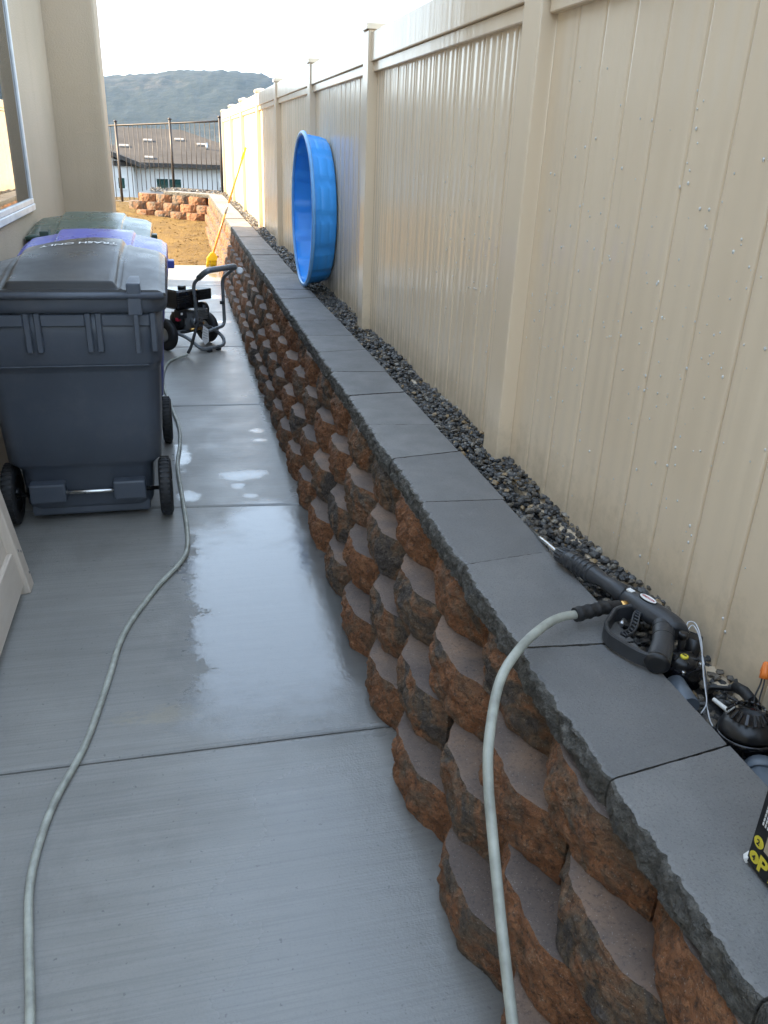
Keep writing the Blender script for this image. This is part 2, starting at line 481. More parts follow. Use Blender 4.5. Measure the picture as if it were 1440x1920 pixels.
def mat_gravel():
    t = NT('crushed_basalt')
    a = t.new('ShaderNodeVertexColor'); a.layer_name = 'stone_colour'
    P = t.coord()
    c = t.mix(t.ramp(t.noise(P, 130, 3, 0.7), [(0.35, 0.5), (0.6, 0.0)]), a.outputs[0], (0.018, 0.019, 0.021))
    t.set(Base_Color=c)
    t.put(t.b, 'Roughness', t.ramp(t.noise(P, 60, 2), [(0.35, 0.28), (0.65, 0.62)]))
    t.put(t.b, 'Normal', t.bump(t.noise(P, 240, 3, 0.7), 0.5, 0.003))
    return t.m

def mat_shingle():
    t = NT('grey_roof_tile')
    P = t.coord()
    br = t.new('ShaderNodeTexBrick'); t.put(br, 'Vector', P); t.put(br, 'Scale', 3.2)
    br.inputs['Color1'].default_value = (0.060, 0.052, 0.047, 1); br.inputs['Color2'].default_value = (0.085, 0.074, 0.066, 1); br.inputs['Mortar'].default_value = (0.03, 0.027, 0.025, 1)
    c = t.mix(0.5, br.outputs[0], t.ramp(t.noise(P, 1.2, 5), [(0.3, (0.05, 0.044, 0.040)), (0.7, (0.095, 0.083, 0.074))]))
    t.set(Base_Color=c, Roughness=0.9)
    t.put(t.b, 'Specular IOR Level', 0.2)
    return t.m

def mat_glass_pane(name='window_glass', tint=(0.012, 0.018, 0.018)):
    t = NT(name)
    t.set(Base_Color=(*tint, 1), Roughness=0.015, IOR=1.9)
    t.put(t.b, 'Specular IOR Level', 0.8)
    t.put(t.b, 'Normal', t.bump(t.noise(t.pos(), 0.8, 2), 0.02, 0.02))
    return t.m

def mat_water():
    t = NT('bright_painted_drops')
    t.set(Base_Color=(0.86, 0.85, 0.82, 1), Roughness=0.0, IOR=1.33)  # whitish base colour paints in the brightness of light lensed by drops
    t.put(t.b, 'Transmission Weight', 0.25)
    return t.m

def mat_wood():
    t = NT('pale_whitewashed_wood')
    P = t.coord()
    c = t.ramp(t.noise(t.mapping(P, (30, 1.5, 1.5)), 2.0, 4, 0.6), [(0.3, (0.52, 0.44, 0.36)), (0.7, (0.63, 0.55, 0.46))])
    t.set(Base_Color=c, Roughness=0.45)
    t.put(t.b, 'Normal', t.bump(t.noise(t.mapping(P, (60, 2, 2)), 2.0, 3), 0.12, 0.003))
    return t.m

def mat_scuffed(name, col, rough=0.38, scuff=(0.16, 0.16, 0.17), spec=0.5):
    t = NT(name)
    P = t.coord()
    c = t.mix(t.ramp(t.noise(P, 2.5, 4), [(0.3, 0.0), (0.7, 0.35)]), col, tuple(v * 1.5 + 0.004 for v in col))
    c = t.mix(t.ramp(t.noise(t.mapping(P, (3, 3, 22)), 3.0, 6, 0.75), [(0.66, 0.0), (0.72, 0.55)]), c, scuff)
    dust = t.ramp(t.noise(P, 6.0, 5, 0.7), [(0.5, 0.0), (0.85, 0.20)])
    c = t.mix(dust, c, tuple(v * 1.3 for v in scuff))
    t.set(Base_Color=c)
    t.put(t.b, 'Roughness', t.ramp(t.noise(P, 5.0, 4), [(0.3, rough - 0.08), (0.7, rough + 0.14)]))
    t.put(t.b, 'Specular IOR Level', spec)
    t.put(t.b, 'Normal', t.bump(t.noise(P, 240, 2), 0.16, 0.002, t.bump(t.noise(P, 5, 2), 0.12, 0.02)))
    return t.m

M = dict(
    concrete=mat_concrete(), block=mat_block_face(), block_top=mat_block_top(), cap=mat_cap(), cap_front=mat_cap(True),
    vinyl=mat_vinyl(), stucco=mat_stucco('tan_stucco', (0.465, 0.365, 0.250), (0.525, 0.415, 0.295)), white_stucco=mat_stucco('white_stucco', (0.66, 0.64, 0.62), (0.74, 0.72, 0.69), 0.5),
    dirt=mat_dirt(), terrain=mat_terrain(), gravel=mat_gravel(), shingle=mat_shingle(), glass=mat_glass_pane(), far_glass=mat_glass_pane('green_window_glass', (0.03, 0.075, 0.065)),
    water=mat_water(), wood=mat_wood(),
    frame_white=plain('white_frame', (0.70, 0.69, 0.67), 0.4), vent=plain('sun_bleached_vent', (0.30, 0.27, 0.24), 0.7), iron=plain('bronze_iron', (0.055, 0.045, 0.040), 0.45, 0.3),
    cart_black=mat_scuffed('navy_black_plastic', (0.058, 0.068, 0.086), 0.40), cart_blue=mat_scuffed('blue_plastic', (0.030, 0.050, 0.27), 0.34, (0.25, 0.27, 0.42)), cart_green=mat_scuffed('green_plastic', (0.022, 0.048, 0.036), 0.36),
    lid_grey=mat_scuffed('glossy_dark_lid', (0.026, 0.025, 0.024), 0.30, (0.10, 0.10, 0.10), 0.28), lid_green=mat_scuffed('green_lid', (0.050, 0.085, 0.066), 0.26), lid_blue=mat_scuffed('violet_blue_lid', (0.075, 0.080, 0.36), 0.28, (0.3, 0.3, 0.5)),
    rubber=plain('black_rubber', (0.014, 0.014, 0.015), 0.62, bump=0.3), steel=plain('bright_steel', (0.55, 0.54, 0.52), 0.22, 1.0), chrome=plain('galvanised', (0.42, 0.43, 0.44), 0.35, 1.0),
    tube_grey=plain('grey_painted_tube', (0.17, 0.18, 0.19), 0.30, 0.25), engine=plain('cast_aluminium', (0.26, 0.27, 0.28), 0.45, 0.8, bump=0.4), black=plain('black_plastic', (0.012, 0.012, 0.013), 0.34), black_gloss=plain('gloss_black_plastic', (0.010, 0.010, 0.012), 0.14),
    gun=plain('charcoal_gun_plastic', (0.035, 0.037, 0.041), 0.40, vary=0.3, bump=0.3), brass=plain('brass', (0.62, 0.36, 0.12), 0.30, 1.0), red=plain('red_plastic', (0.42, 0.02, 0.05), 0.4), hose=plain('sage_grey_hose', (0.34, 0.345, 0.295), 0.42, vary=0.28, scale=22, bump=0.2, bscale=300),
    pool=plain('blue_polyethylene', (0.060, 0.38, 0.95), 0.34, vary=0.10, scale=4, bump=0.15), pool_rim=plain('pale_blue_rim', (0.18, 0.44, 0.80), 0.34), orange=plain('orange_plastic', (0.80, 0.20, 0.03), 0.4), yellow=plain('yellow_plastic', (0.85, 0.62, 0.01), 0.42), handle=plain('orange_fibreglass', (0.62, 0.27, 0.05), 0.4),
    pvc=plain('grey_pvc', (0.13, 0.155, 0.185), 0.40), white=plain('white_plastic', (0.75, 0.74, 0.70), 0.4), paper=plain('white_print', (0.78, 0.77, 0.74), 0.7), ink=plain('black_ink', (0.010, 0.011, 0.013), 0.5), carton=plain('tan_carton', (0.44, 0.37, 0.26), 0.75), yellow_ink=plain('yellow_ink', (0.72, 0.60, 0.05), 0.5), wire_black=plain('black_wire', (0.015, 0.015, 0.016), 0.4), wire_white=plain('white_wire', (0.55, 0.56, 0.57), 0.4), wire_red=plain('red_wire', (0.30, 0.03, 0.03), 0.45), hole=plain('dowel_grey', (0.20, 0.19, 0.18), 0.6), red_ink=plain('red_ink', (0.45, 0.02, 0.03), 0.5),
)

# ================================================================== THE SETTING
def smooth(a, b, x):
    """smoothstep, rising from a to b (or falling when b < a)"""
    t = max(0.0, min(1.0, (x - a) / (b - a)))
    return t * t * (3 - 2 * t)

def fbm(x, y, s, o=4, seed=0.0):
    return noise.fractal(Vector((x * s + seed, y * s - seed, seed * 0.7)), 1.0, 2.0, o)

def terrain_h(x, y):
    r = math.hypot(x, y)
    z = -0.13
    z -= 2.55 * smooth(22, 31, r)
    z -= 21 * smooth(60, 210, r)
    ang = math.atan2(x, y)
    if r > 260:
        f = 0.22 * smooth(300, 640, r) + 0.78 * smooth(600, 880, r)
        gully = noise.ridged_multi_fractal(Vector((x * 0.0042, y * 0.0042, 3.1)), 1.0, 2.1, 5, 1.0, 2.0) - 1.1
        z += f * (78 + 7 * sin(ang * 9 + 1.0) + 4.0 * sin(ang * 23)) + f * (1 - 0.65 * smooth(700, 860, r)) * 13 * gully
        z += smooth(420, 700, r) * 1.2 * fbm(x, y, 0.05, 3) + smooth(600, 860, r) * 2.0 * fbm(x, y, 0.11, 2, 4.0)
        z -= 26 * smooth(870, 1300, r)
    return z

def make_ground():
    rs = [0.5, 8, 14, 19, 22, 24, 26, 28, 30, 32, 36, 42, 50, 60, 72, 86, 102, 120, 142, 168, 200, 240]
    r = 270
    while r < 980:
        rs.append(r); r += 13
    rs += [1020, 1100, 1200, 1300]
    an = []
    a = -180.0
    while a < 180:
        an.append(R(a)); a += 0.16 if -24 <= a < 52 else 3.0
    n = len(an)
    v = []; f = []
    for r in rs:
        for a in an:
            x, y = r * sin(a), r * cos(a)
            v.append((x, y, terrain_h(x, y)))
    for i in range(len(rs) - 1):
        for k in range(n):
            k2 = (k + 1) % n
            f.append((i * n + k, (i + 1) * n + k, (i + 1) * n + k2, i * n + k2))
    f.append(tuple(range(n)))
    m = MB(); m.add(v, f, True)
    o = m.build('ground', M['terrain'], recalc=False)
    tag(o, kind='structure')
make_ground()

# ---- dirt yard beyond the walkway
def dirt_z(x, y):
    z = -0.012 + 0.17 * smooth(12.2, 17.2, y) + 0.10 * smooth(16.8, 19.5, y - 0.4 * x)
    z += 0.016 * fbm(x, y, 1.1, 3) * smooth(12.0, 12.7, y) + 0.010 * fbm(x, y, 6.0, 3) * smooth(12.0, 12.5, y)
    return z - 0.5 * smooth(22, 25, y)
def make_dirt():
    v = []; f = []
    xs = [-14 + i * 0.5 for i in range(23)] + [-2.6 + i * 0.055 for i in range(1, 66)]
    ys = [11.972 + i * 0.055 for i in range(150)] + [20.3 + i * 0.4 for i in range(13)]
    for y in ys:
        for x in xs:
            v.append((x, y, dirt_z(x, y)))
    n = len(xs)
    for j in range(len(ys) - 1):
        for i in range(n - 1):
            f.append((j * n + i, j * n + i + 1, (j + 1) * n + i + 1, (j + 1) * n + i))
    m = MB(); m.add(v, f, True)
    tag(m.build('dirt_yard', M['dirt'], recalc=False), kind='structure')
    # clods lying on the dirt
    rnd = random.Random(5)
    m = MB()
    for i in range(1100):
        y = rnd.uniform(12.05, 19.5); x = rnd.uniform(-2.2, 0.52)
        s = rnd.choice((0.005, 0.006, 0.008, 0.008, 0.013))
        m.ico((x, y, dirt_z(x, y) + s * 0.3), (s * 1.4, s, s * 0.7), 0.3, rnd)
    tag(m.build('dirt_clods', M['dirt'], recalc=False), 'loose clods of dry golden dirt scattered over the yard', 'dirt', kind='stuff')
make_dirt()

# ---- concrete walkway: each slab its own piece over a recessed bed
JOINTS = [(-3.20, -3.20), (-1.52, -1.52), (0.19, 0.17), (1.89, 1.88), (3.69, 3.555), (5.29, 5.235), (6.965, 6.95), (8.52, 8.50), (10.22, 10.20), (11.965, 11.965)]   # y at x=-.95 and x=.58
def make_walkway():
    bed = MB().box((-0.94, -3.15, -0.16), (0.74, 11.955, -0.014)).build('walkway', M['concrete'])
    tag(bed, kind='structure')
    g = 0.0035
    for (a0, a1), (b0, b1) in zip(JOINTS[:-1], JOINTS[1:]):
        m = MB()
        xl, xr = -0.946, 0.62
        out = [(xl, a0 + g), (xr, a1 + g), (xr, b1 - g), (xl, b0 - g)]
        e = 0.012
        ins = [(xl + e, a0 + g + e), (xr - e, a1 + g + e), (xr - e, b1 - g - e), (xl + e, b0 - g - e)]
        mid = [(xl + e * .3, a0 + g + e * .3), (xr - e * .3, a1 + g + e * .3), (xr - e * .3, b1 - g - e * .3), (xl + e * .3, b0 - g - e * .3)]
        rings = [[Vector((x, y, -0.15)) for x, y in out], [Vector((x, y, -0.008)) for x, y in out], [Vector((x, y, -0.0035)) for x, y in mid], [Vector((x, y, 0.0)) for x, y in ins]]
        m.rings(rings, smooth=False)
        m.build('concrete_slab', M['concrete'], bed)
make_walkway()

# ---- segmental retaining wall
PITCH = 0.398
CH = 0.15
def block_mesh(seed, nu, nz, name, plug=True):
    rnd = random.Random(seed)
    W = PITCH - 0.004
    H = CH - 0.0015
    cen = rnd.uniform(-0.015, 0.015); flatw = rnd.uniform(0.060, 0.092); P = rnd.uniform(0.062, 0.074)
    def outline(u):
        d = abs(u - cen)
        t = 1.0 if d < flatw else max(0.0, 1 - (d - flatw) / (W / 2 - flatw + 0.012))
        t = t * (0.86 + 0.14 * t)
        return P * t
    V = []
    sd = seed * 13.7
    for j in range(nz + 1):
        z = H * j / nz
        for i in range(nu + 1):
            u = -W / 2 + W * i / nu
            w = sum(outline(u + k) for k in (-0.012, -0.006, 0, 0.006, 0.012)) / 5
            edge = min(1.0, (W / 2 - abs(u)) / 0.02)
            jz = 0.35 + 0.65 * min(1.0, j / nz * 4) * min(1.0, (1 - j / nz) * 4 + 0.35)
            big = noise.fractal(Vector((u * 9 + sd, z * 11, sd)), 1.0, 2.0, 2)
            sml = noise.fractal(Vector((u * 38 + sd, z * 38, sd)), 0.8, 2.0, 4)
            frac = noise.voronoi(Vector((u * 17 + sd, z * 20 + sd, sd * 0.3)))[0]
            w += edge * (1 - 0.7 * (j / nz) ** 2) * (0.010 * (0.42 - frac[0]) + 0.004 * min(1.0, (frac[1] - frac[0]) * 4) - 0.004)
            w += edge * (0.008 * big + 0.0075 * sml * jz) + 0.007 * sin(pi * j / nz) * edge - 0.006 * (j / nz) ** 4 * edge
            zz = z
            if 0 < j < nz: zz += 0.003 * noise.noise(Vector((u * 30 + sd, z * 30, 5.0)))
            if j == nz: zz += -0.0035 * abs(noise.noise(Vector((u * 55 + sd, 2.0, sd))))
            V.append((-w, u, zz))
    F = []; mi = []
    n = nu + 1
    for j in range(nz):
        for i in range(nu):
            F.append((j * n + i + 1, j * n + i, (j + 1) * n + i, (j + 1) * n + i + 1)); mi.append(0)
    # top: front edge row pulled back in two strips
    top0 = nz * n
    base = len(V)
    for i in range(n):
        x, u, z = V[top0 + i]; V.append((x + 0.007, u, H))
    for i in range(n):
        u = -W / 2 + W * i / nu; V.append((0.13, u * 0.86, H))
    for i in range(nu):
        F.append((top0 + i + 1, top0 + i, base + i, base + i + 1)); mi.append(1)
        F.append((base + i + 1, base + i, base + n + i, base + n + i + 1)); mi.append(1)
    # sides, back
    b2 = len(V)
    V += [(0.13, -W / 2 * 0.86, 0), (0.13, W / 2 * 0.86, 0)]
    left = [j * n for j in range(nz + 1)] + [base, base + n, b2]
    right = [j * n + nu for j in range(nz + 1)] + [base + nu, base + n + nu, b2 + 1]
    F.append(tuple(left)); mi.append(0)
    F.append(tuple(reversed(right))); mi.append(0)
    F.append((base + n, base + n + nu, b2 + 1, b2)); mi.append(0)
    me = bpy.data.meshes.new(name)
    me.from_pydata(V, [], F)
    me.polygons.foreach_set('material_index', mi)
    me.polygons.foreach_set('use_smooth', [False] * len(F))
    me.materials.append(M['block']); me.materials.append(M['block_top'])
    me.update()
    return me

NEAR_BLOCKS = [block_mesh(11 + k, 44, 18, 'block_near') for k in range(10)]
FAR_BLOCKS = [block_mesh(51 + k, 14, 5, 'block_far') for k in range(8)]

def cap_mesh(y0f, y0b, y1f, y1b, depth, seed, nu=40, nz=5, thick=0.066):
    """front edge at x=0 (split, rough), back at x=depth; joint y at front and back for both ends, relative."""
    V = []; F = []; mi = []
    n = nu + 1
    for j in range(nz + 1):
        z = -thick + thick * j / nz
        for i in range(n):
            t = i / nu
            y = y0f + (y1f - y0f) * t
            e = min(1.0, t * 14, (1 - t) * 14)
            q = 0.008 * noise.fractal(Vector((y * 36 + seed, z * 42, seed)), 0.8, 2.1, 5) + 0.006 * noise.noise(Vector((y * 9 + seed, z * 9, 1)))
            x = -q * (0.3 + 0.7 * e) - 0.005 * sin(pi * j / nz) + 0.006 * (1 - e)
            zz = z
            if j == nz:
                zz -= 0.002 + 0.003 * abs(noise.noise(Vector((y * 60 + seed, 3, seed)))); x += 0.004
            V.append((x, y, zz))
    for j in range(nz):
        for i in range(nu):
            F.append((j * n + i + 1, j * n + i, (j + 1) * n + i, (j + 1) * n + i + 1)); mi.append(1)
    t0 = nz * n; b = len(V)
    for i in range(n):
        x, y, z = V[t0 + i]
        V.append((x + 0.006, y, 0.0))
    nd = 22 if nu > 50 else 3
    for d in range(1, nd + 1):
        for i in range(n):
            t = i / nu; g = d / nd
            x0, yy, _ = V[b + i]
            y = yy + ((y0b + (y1b - y0b) * t) - yy) * g
            chip = 0.0
            if i in (0, nu):      # worn, chipped joint edges
                chip = 0.0026 * max(0.0, noise.noise(Vector((g * 16 + seed, i, seed)))) + 0.0012 * noise.noise(Vector((g * 60 + seed, i, 2.0)))
                y += chip if i == 0 else -chip
            V.append((x0 + (depth - x0) * g + (0.0015 * noise.noise(Vector((y * 40, seed, 1))) if d == nd else 0), y, -0.5 * max(0.0, chip)))
    for i in range(nu):
        F.append((t0 + i + 1, t0 + i, b + i, b + i + 1)); mi.append(0)
        for d in range(nd):
            p, q = b + d * n, b + (d + 1) * n
            F.append((p + i + 1, p + i, q + i, q + i + 1)); mi.append(0)
    c = len(V)
    V += [(depth, y0b, -thick), (depth, y1b, -thick)]
    F.append(tuple([j * n for j in range(nz + 1)] + [b + d * n for d in range(nd + 1)] + [c])); mi.append(1)
    F.append(tuple(reversed([j * n + nu for j in range(nz + 1)] + [b + d * n + nu for d in range(nd + 1)] + [c + 1]))); mi.append(1)
    F.append(tuple([b + nd * n + i for i in range(n)] + [c + 1, c])); mi.append(1)
    me = bpy.data.meshes.new('cap_stone')
    me.from_pydata(V, [], F)
    me.polygons.foreach_set('material_index', mi)
    me.polygons.foreach_set('use_smooth', [False for k in mi])
    me.materials.append(M['cap']); me.materials.append(M['cap_front'])
    me.update()
    return me

CAP_Z = 0.658
def make_wall():
    rnd = random.Random(3)
    root = empty('retaining_wall', (0.62, 0, 0), 'low curved-face retaining wall of rust and charcoal split blocks with dark caps', 'wall')
    starts = [1.19, 0.965, 0.80, 0.985]
    for row in range(4):
        y = starts[row]
        while y > -0.9: y -= PITCH
        while y < 16.75:
            y += PITCH
            near = y < 6.5
            me = rnd.choice(NEAR_BLOCKS if near else FAR_BLOCKS)
            x = 0.572 + 0.043 * row + rnd.uniform(-0.005, 0.005)
            o = link('block', me, None, root)
            o.location = Vector((x, y + rnd.uniform(-0.003, 0.003), CH * row - 0.004)) - root.location
            o.rotation_euler = (0, 0, rnd.uniform(-0.025, 0.025))
    # end wall turning left at the far end
    th = R(52.3)
    d = Vector((-sin(th), cos(th), 0)); nrm = Vector((cos(th), sin(th), 0))
    c0 = Vector((0.62, 16.93, 0))
    for row in range(4):
        s = 0.12 + 0.2 * (row % 2)
        while s < 1.95 - 0.10 * row:
            me = rnd.choice(FAR_BLOCKS)
            o = link('block', me, None, root)
            p = c0 + d * s + nrm * (-0.045 + 0.043 * row) - nrm * 0.10 * max(0, s - 1.2)
            o.location = Vector((p.x, p.y, CH * row - 0.004)) - root.location
            o.rotation_euler = (0, 0, th + rnd.uniform(-0.05, 0.05) + 0.25 * max(0, s - 1.2))
            s += PITCH
    # caps: wedge stones laid alternately
    js = [0.905, 1.292, 1.668, 2.060, 2.425, 2.786]
    sl = [0.035, -0.022, 0.032, -0.018, 0.038, -0.028]
    ys = list(js); ss = list(sl)
    while ys[-1] < 16.8:
        ys.append(ys[-1] + 0.384); ss.append((0.032 if len(ss) % 2 == 0 else -0.024) + rnd.uniform(-.006, .006))
    k = 0
    while ys[0] > -0.9:
        ys.insert(0, ys[0] - 0.388); ss.insert(0, -0.024 if k % 2 == 0 else 0.034); k += 1
    for i in range(len(ys) - 1):
        y0, y1 = ys[i] + 0.0018, ys[i + 1] - 0.0018
        yc = (y0 + y1) / 2
        wob = rnd.uniform(-0.004, 0.004)
        near = yc < 6
        me = cap_mesh(y0 - yc, y0 + ss[i] - yc, y1 - yc, y1 + ss[i + 1] - yc, 0.255, i * 3.3, 110 if near else 16, 12 if near else 3)
        o = link('cap_stone', me, None, root)
        o.location = Vector((0.643 + wob, yc, CAP_Z + rnd.uniform(-0.003, 0.002))) - root.location
    for i in range(3):
        me = cap_mesh(-0.19, -0.19, 0.19, 0.19, 0.255, 200 + i * 3.3, 12, 3)
        o = link('cap_stone', me, None, root)
        p = c0 + d * (0.14 + 0.384 * i) + nrm * 0.055
        o.location = Vector((p.x, p.y, CAP_Z - 0.002 + 0.001 * i)) - root.location
        o.rotation_euler = (0, 0, th)
    # soil body behind the stones so that no light leaks through the joints
    MB().box((0.70, -1.3, -0.05), (1.20, 17.2, 0.585)).build('backfill', M['cap_front'], root)
make_wall()

# ---- gravel strip between caps and fence
def make_gravel():
    rnd = random.Random(21)
    m = MB()
    m.add([(0.86, -1.3, 0.600), (1.20, -1.3, 0.600), (1.20, 17.0, 0.600), (0.86, 17.0, 0.600)], [(0, 1, 2, 3)])
    m.add([(1.20, 17.0, 0.598), (1.20, 19.2, 0.598), (-0.50, 19.9, 0.58), (-0.72, 18.35, 0.58), (0.66, 17.0, 0.598)], [(0, 1, 2, 3, 4)])
    cols = [(0.03, 0.03, 0.03)] * 2
    def stone(x, y, z, s):
        f = rnd.random()
        c = rnd.uniform(0.035, 0.13)
        if f < 0.62: col = (c * 1.05, c * 1.02, c * 0.98)
        elif f < 0.92: col = (c * 1.55, c * 1.28, c * 0.95)
        else: col = (0.30, 0.27, 0.22) if rnd.random() < 0.6 else (0.36, 0.25, 0.13)
        n0 = len(m.f)
        m.ico((x, y, z), (s * rnd.uniform(0.7, 1.35), s * rnd.uniform(0.7, 1.3), s * rnd.uniform(0.5, 0.95)), 0.30, rnd)
        cols.extend([col] * (len(m.f) - n0))
    def top(x, y):
        return 0.618 + 0.020 * fbm(x, y, 3.5, 2, 2.0) + 0.030 * smooth(0.95, 1.06, x)
    for (ya, yb, cnt, s0, s1, lay) in ((0.2, 3.2, 4200, 0.0050, 0.0118, 2), (3.2, 7.0, 3300, 0.007, 0.0135, 1), (7.0, 17.0, 3600, 0.010, 0.018, 1)):
        for i in range(cnt):
            y = rnd.uniform(ya, yb); x = rnd.uniform(0.893, 1.052)
            s = rnd.uniform(s0, s1) * (1.25 if rnd.random() < 0.12 else 1)
            z = top(x, y) + rnd.uniform(-0.016, 0.010)
            if x < 0.893 + s * 1.2: x = 0.898 + s * 1.3; z -= 0.004
            stone(x, y, z, s)
    for i in range(800):
        y = rnd.uniform(17.0, 19.3); x = rnd.uniform(-0.5, 1.05)
        if y < 17.25 - 0.80 * (x - 0.62) or y > 18.5 - 0.8 * (x - 1.02) : continue
        stone(x, y, 0.625 + rnd.uniform(-0.01, 0.02), rnd.uniform(0.014, 0.024))
    me = m.mesh('gravel')
    ca = me.color_attributes.new('stone_colour', 'FLOAT_COLOR', 'CORNER')
    buf = []
    for p in me.polygons:
        c = cols[p.index]
        for _ in range(p.loop_total): buf += [c[0], c[1], c[2], 1.0]
    ca.data.foreach_set('color', buf)
    bm = bmesh.new(); bm.from_mesh(me); bmesh.ops.recalc_face_normals(bm, faces=bm.faces); bm.to_mesh(me); bm.free()
    tag(link('gravel', me, M['gravel']), 'dark crushed gravel strip between cap stones and fence', 'gravel', kind='stuff')
make_gravel()

# ---- vinyl privacy fence
POSTS = [-2.10, 0.10, 2.44, 4.60, 6.58, 8.72, 10.70, 13.15, 15.55, 18.20]
PX = 1.000          # face of the posts towards the path
def board_mesh():
    """unit-width board (local y 0..1), tongue-and-groove joint at each end, faintly fluted face; x=0 is the face plane."""
    prof = [(0.0, 0.006), (0.012, 0.006), (0.022, 0.0010), (0.045, 0.0), (0.14, 0.0), (0.20, 0.0006), (0.30, 0.0018), (0.36, 0.0008), (0.44, 0.0), (0.56, 0.0003), (0.64, 0.0014), (0.74, 0.0018), (0.82, 0.0006), (0.90, 0.0), (0.958, 0.0), (0.978, 0.0010), (0.99, 0.006), (1.0, 0.006)]
    m = MB()
    z0, z1 = 0.50, 1.985
    v = []
    for y, x in prof: v.append((x, y, z0))
    for y, x in prof: v.append((x, y, z1))
    n = len(prof)
    m.add(v, [(i + 1, i, n + i, n + i + 1) for i in range(n - 1)], True)
    me = m.mesh('board')
    me.materials.append(M['vinyl'])
    return me
def make_fence():
    rnd = random.Random(9)
    root = empty('vinyl_fence', (1.06, 0, 0.5), 'tall tan vinyl privacy fence with capped posts behind the gravel strip', 'fence')
    bme = board_mesh()
    pw = 0.127
    pm = MB().box((0, -pw / 2, 0.0), (pw, pw / 2, 1.640), 0.006, seg=2).mesh('post'); pm.materials.append(M['vinyl'])
    cm = MB()
    e = 0.012
    for z0_, z1_, a0, a1 in ((1.640, 1.664, e, e),):
        cm.rings([[Vector((-a0, -pw / 2 - a0, z0_)), Vector((pw + a0, -pw / 2 - a0, z0_)), Vector((pw + a0, pw / 2 + a0, z0_)), Vector((-a0, pw / 2 + a0, z0_))],
                  [Vector((-a1, -pw / 2 - a1, z1_)), Vector((pw + a1, -pw / 2 - a1, z1_)), Vector((pw + a1, pw / 2 + a1, z1_)), Vector((-a1, pw / 2 + a1, z1_))],
                  [Vector((0.0, -pw / 2, z1_ + 0.008)), Vector((pw, -pw / 2, z1_ + 0.008)), Vector((pw, pw / 2, z1_ + 0.008)), Vector((0.0, pw / 2, z1_ + 0.008))],
                  [Vector((pw / 2 - .002, -.002, z1_ + 0.024)), Vector((pw / 2 + .002, -.002, z1_ + 0.024)), Vector((pw / 2 + .002, .002, z1_ + 0.024)), Vector((pw / 2 - .002, .002, z1_ + 0.024))]], smooth=False)
    cme = cm.mesh('post_cap'); cme.materials.append(M['vinyl'])
    for y in POSTS:
        p = link('post', pm, None, root)
        p.location = Vector((PX, y, 0.5)) - root.location
        p.rotation_euler = (rnd.uniform(-0.004, 0.004), rnd.uniform(-0.004, 0.004), 0)
        c = link('post_cap', cme, None, p, world_coords=False)
    for y0, y1 in zip(POSTS[:-1], POSTS[1:]):
        a, b = y0 + pw / 2 + 0.001, y1 - pw / 2 - 0.001
        tilt = Matrix.Identity(4)
        rl = MB().box((PX + 0.010, a, 1.998), (PX + 0.110, b, 2.128), 0.004, seg=2)
        rl.box((PX + 0.024, a, 1.952), (PX + 0.096, b, 1.9975), 0.003)
        rl.build('top_rail', M['vinyl'], root)
        br = MB().box((PX + 0.014, a, 0.52), (PX + 0.106, b, 0.625), 0.004)
        br.build('bottom_rail', M['vinyl'], root)
        n = max(2, round((b - a) / 0.1475))
        w = (b - a) / n
        for i in range(n):
            o = link('board', bme, None, root)
            o.location = Vector((PX + 0.046, a + w * i, 0.0)) - root.location
            o.scale = (1, w, 1)
            o.rotation_euler = (0, 0, rnd.uniform(-0.010, 0.010))
make_fence()

def make_drops():
    rnd = random.Random(4)
    m = MB()
    for i in range(460):
        y = min(rnd.triangular(0.75, 3.9, 1.5), 3.9)
        z = min(1.9, max(0.72, rnd.gauss(1.25, 0.26)))
        if abs(y - 2.44) < 0.08: continue
        s = rnd.choice((0.0014, 0.0018, 0.0022, 0.0026, 0.0034))
        cx = PX + 0.0455
        rings = []
        for a in (0, 35, 65, 88):
            rings.append([Vector((cx - s * 0.62 * sin(R(a)), y + s * cos(R(a)) * cos(2 * pi * k / 8), z + s * cos(R(a)) * sin(2 * pi * k / 8) * (1.45 if k > 4 else 1.0))) for k in range(8)])
        m.rings(rings)
    tag(m.build('water_drops', M['water']), 'water drops clinging to the fence boards', 'water drops', kind='stuff')
make_drops()

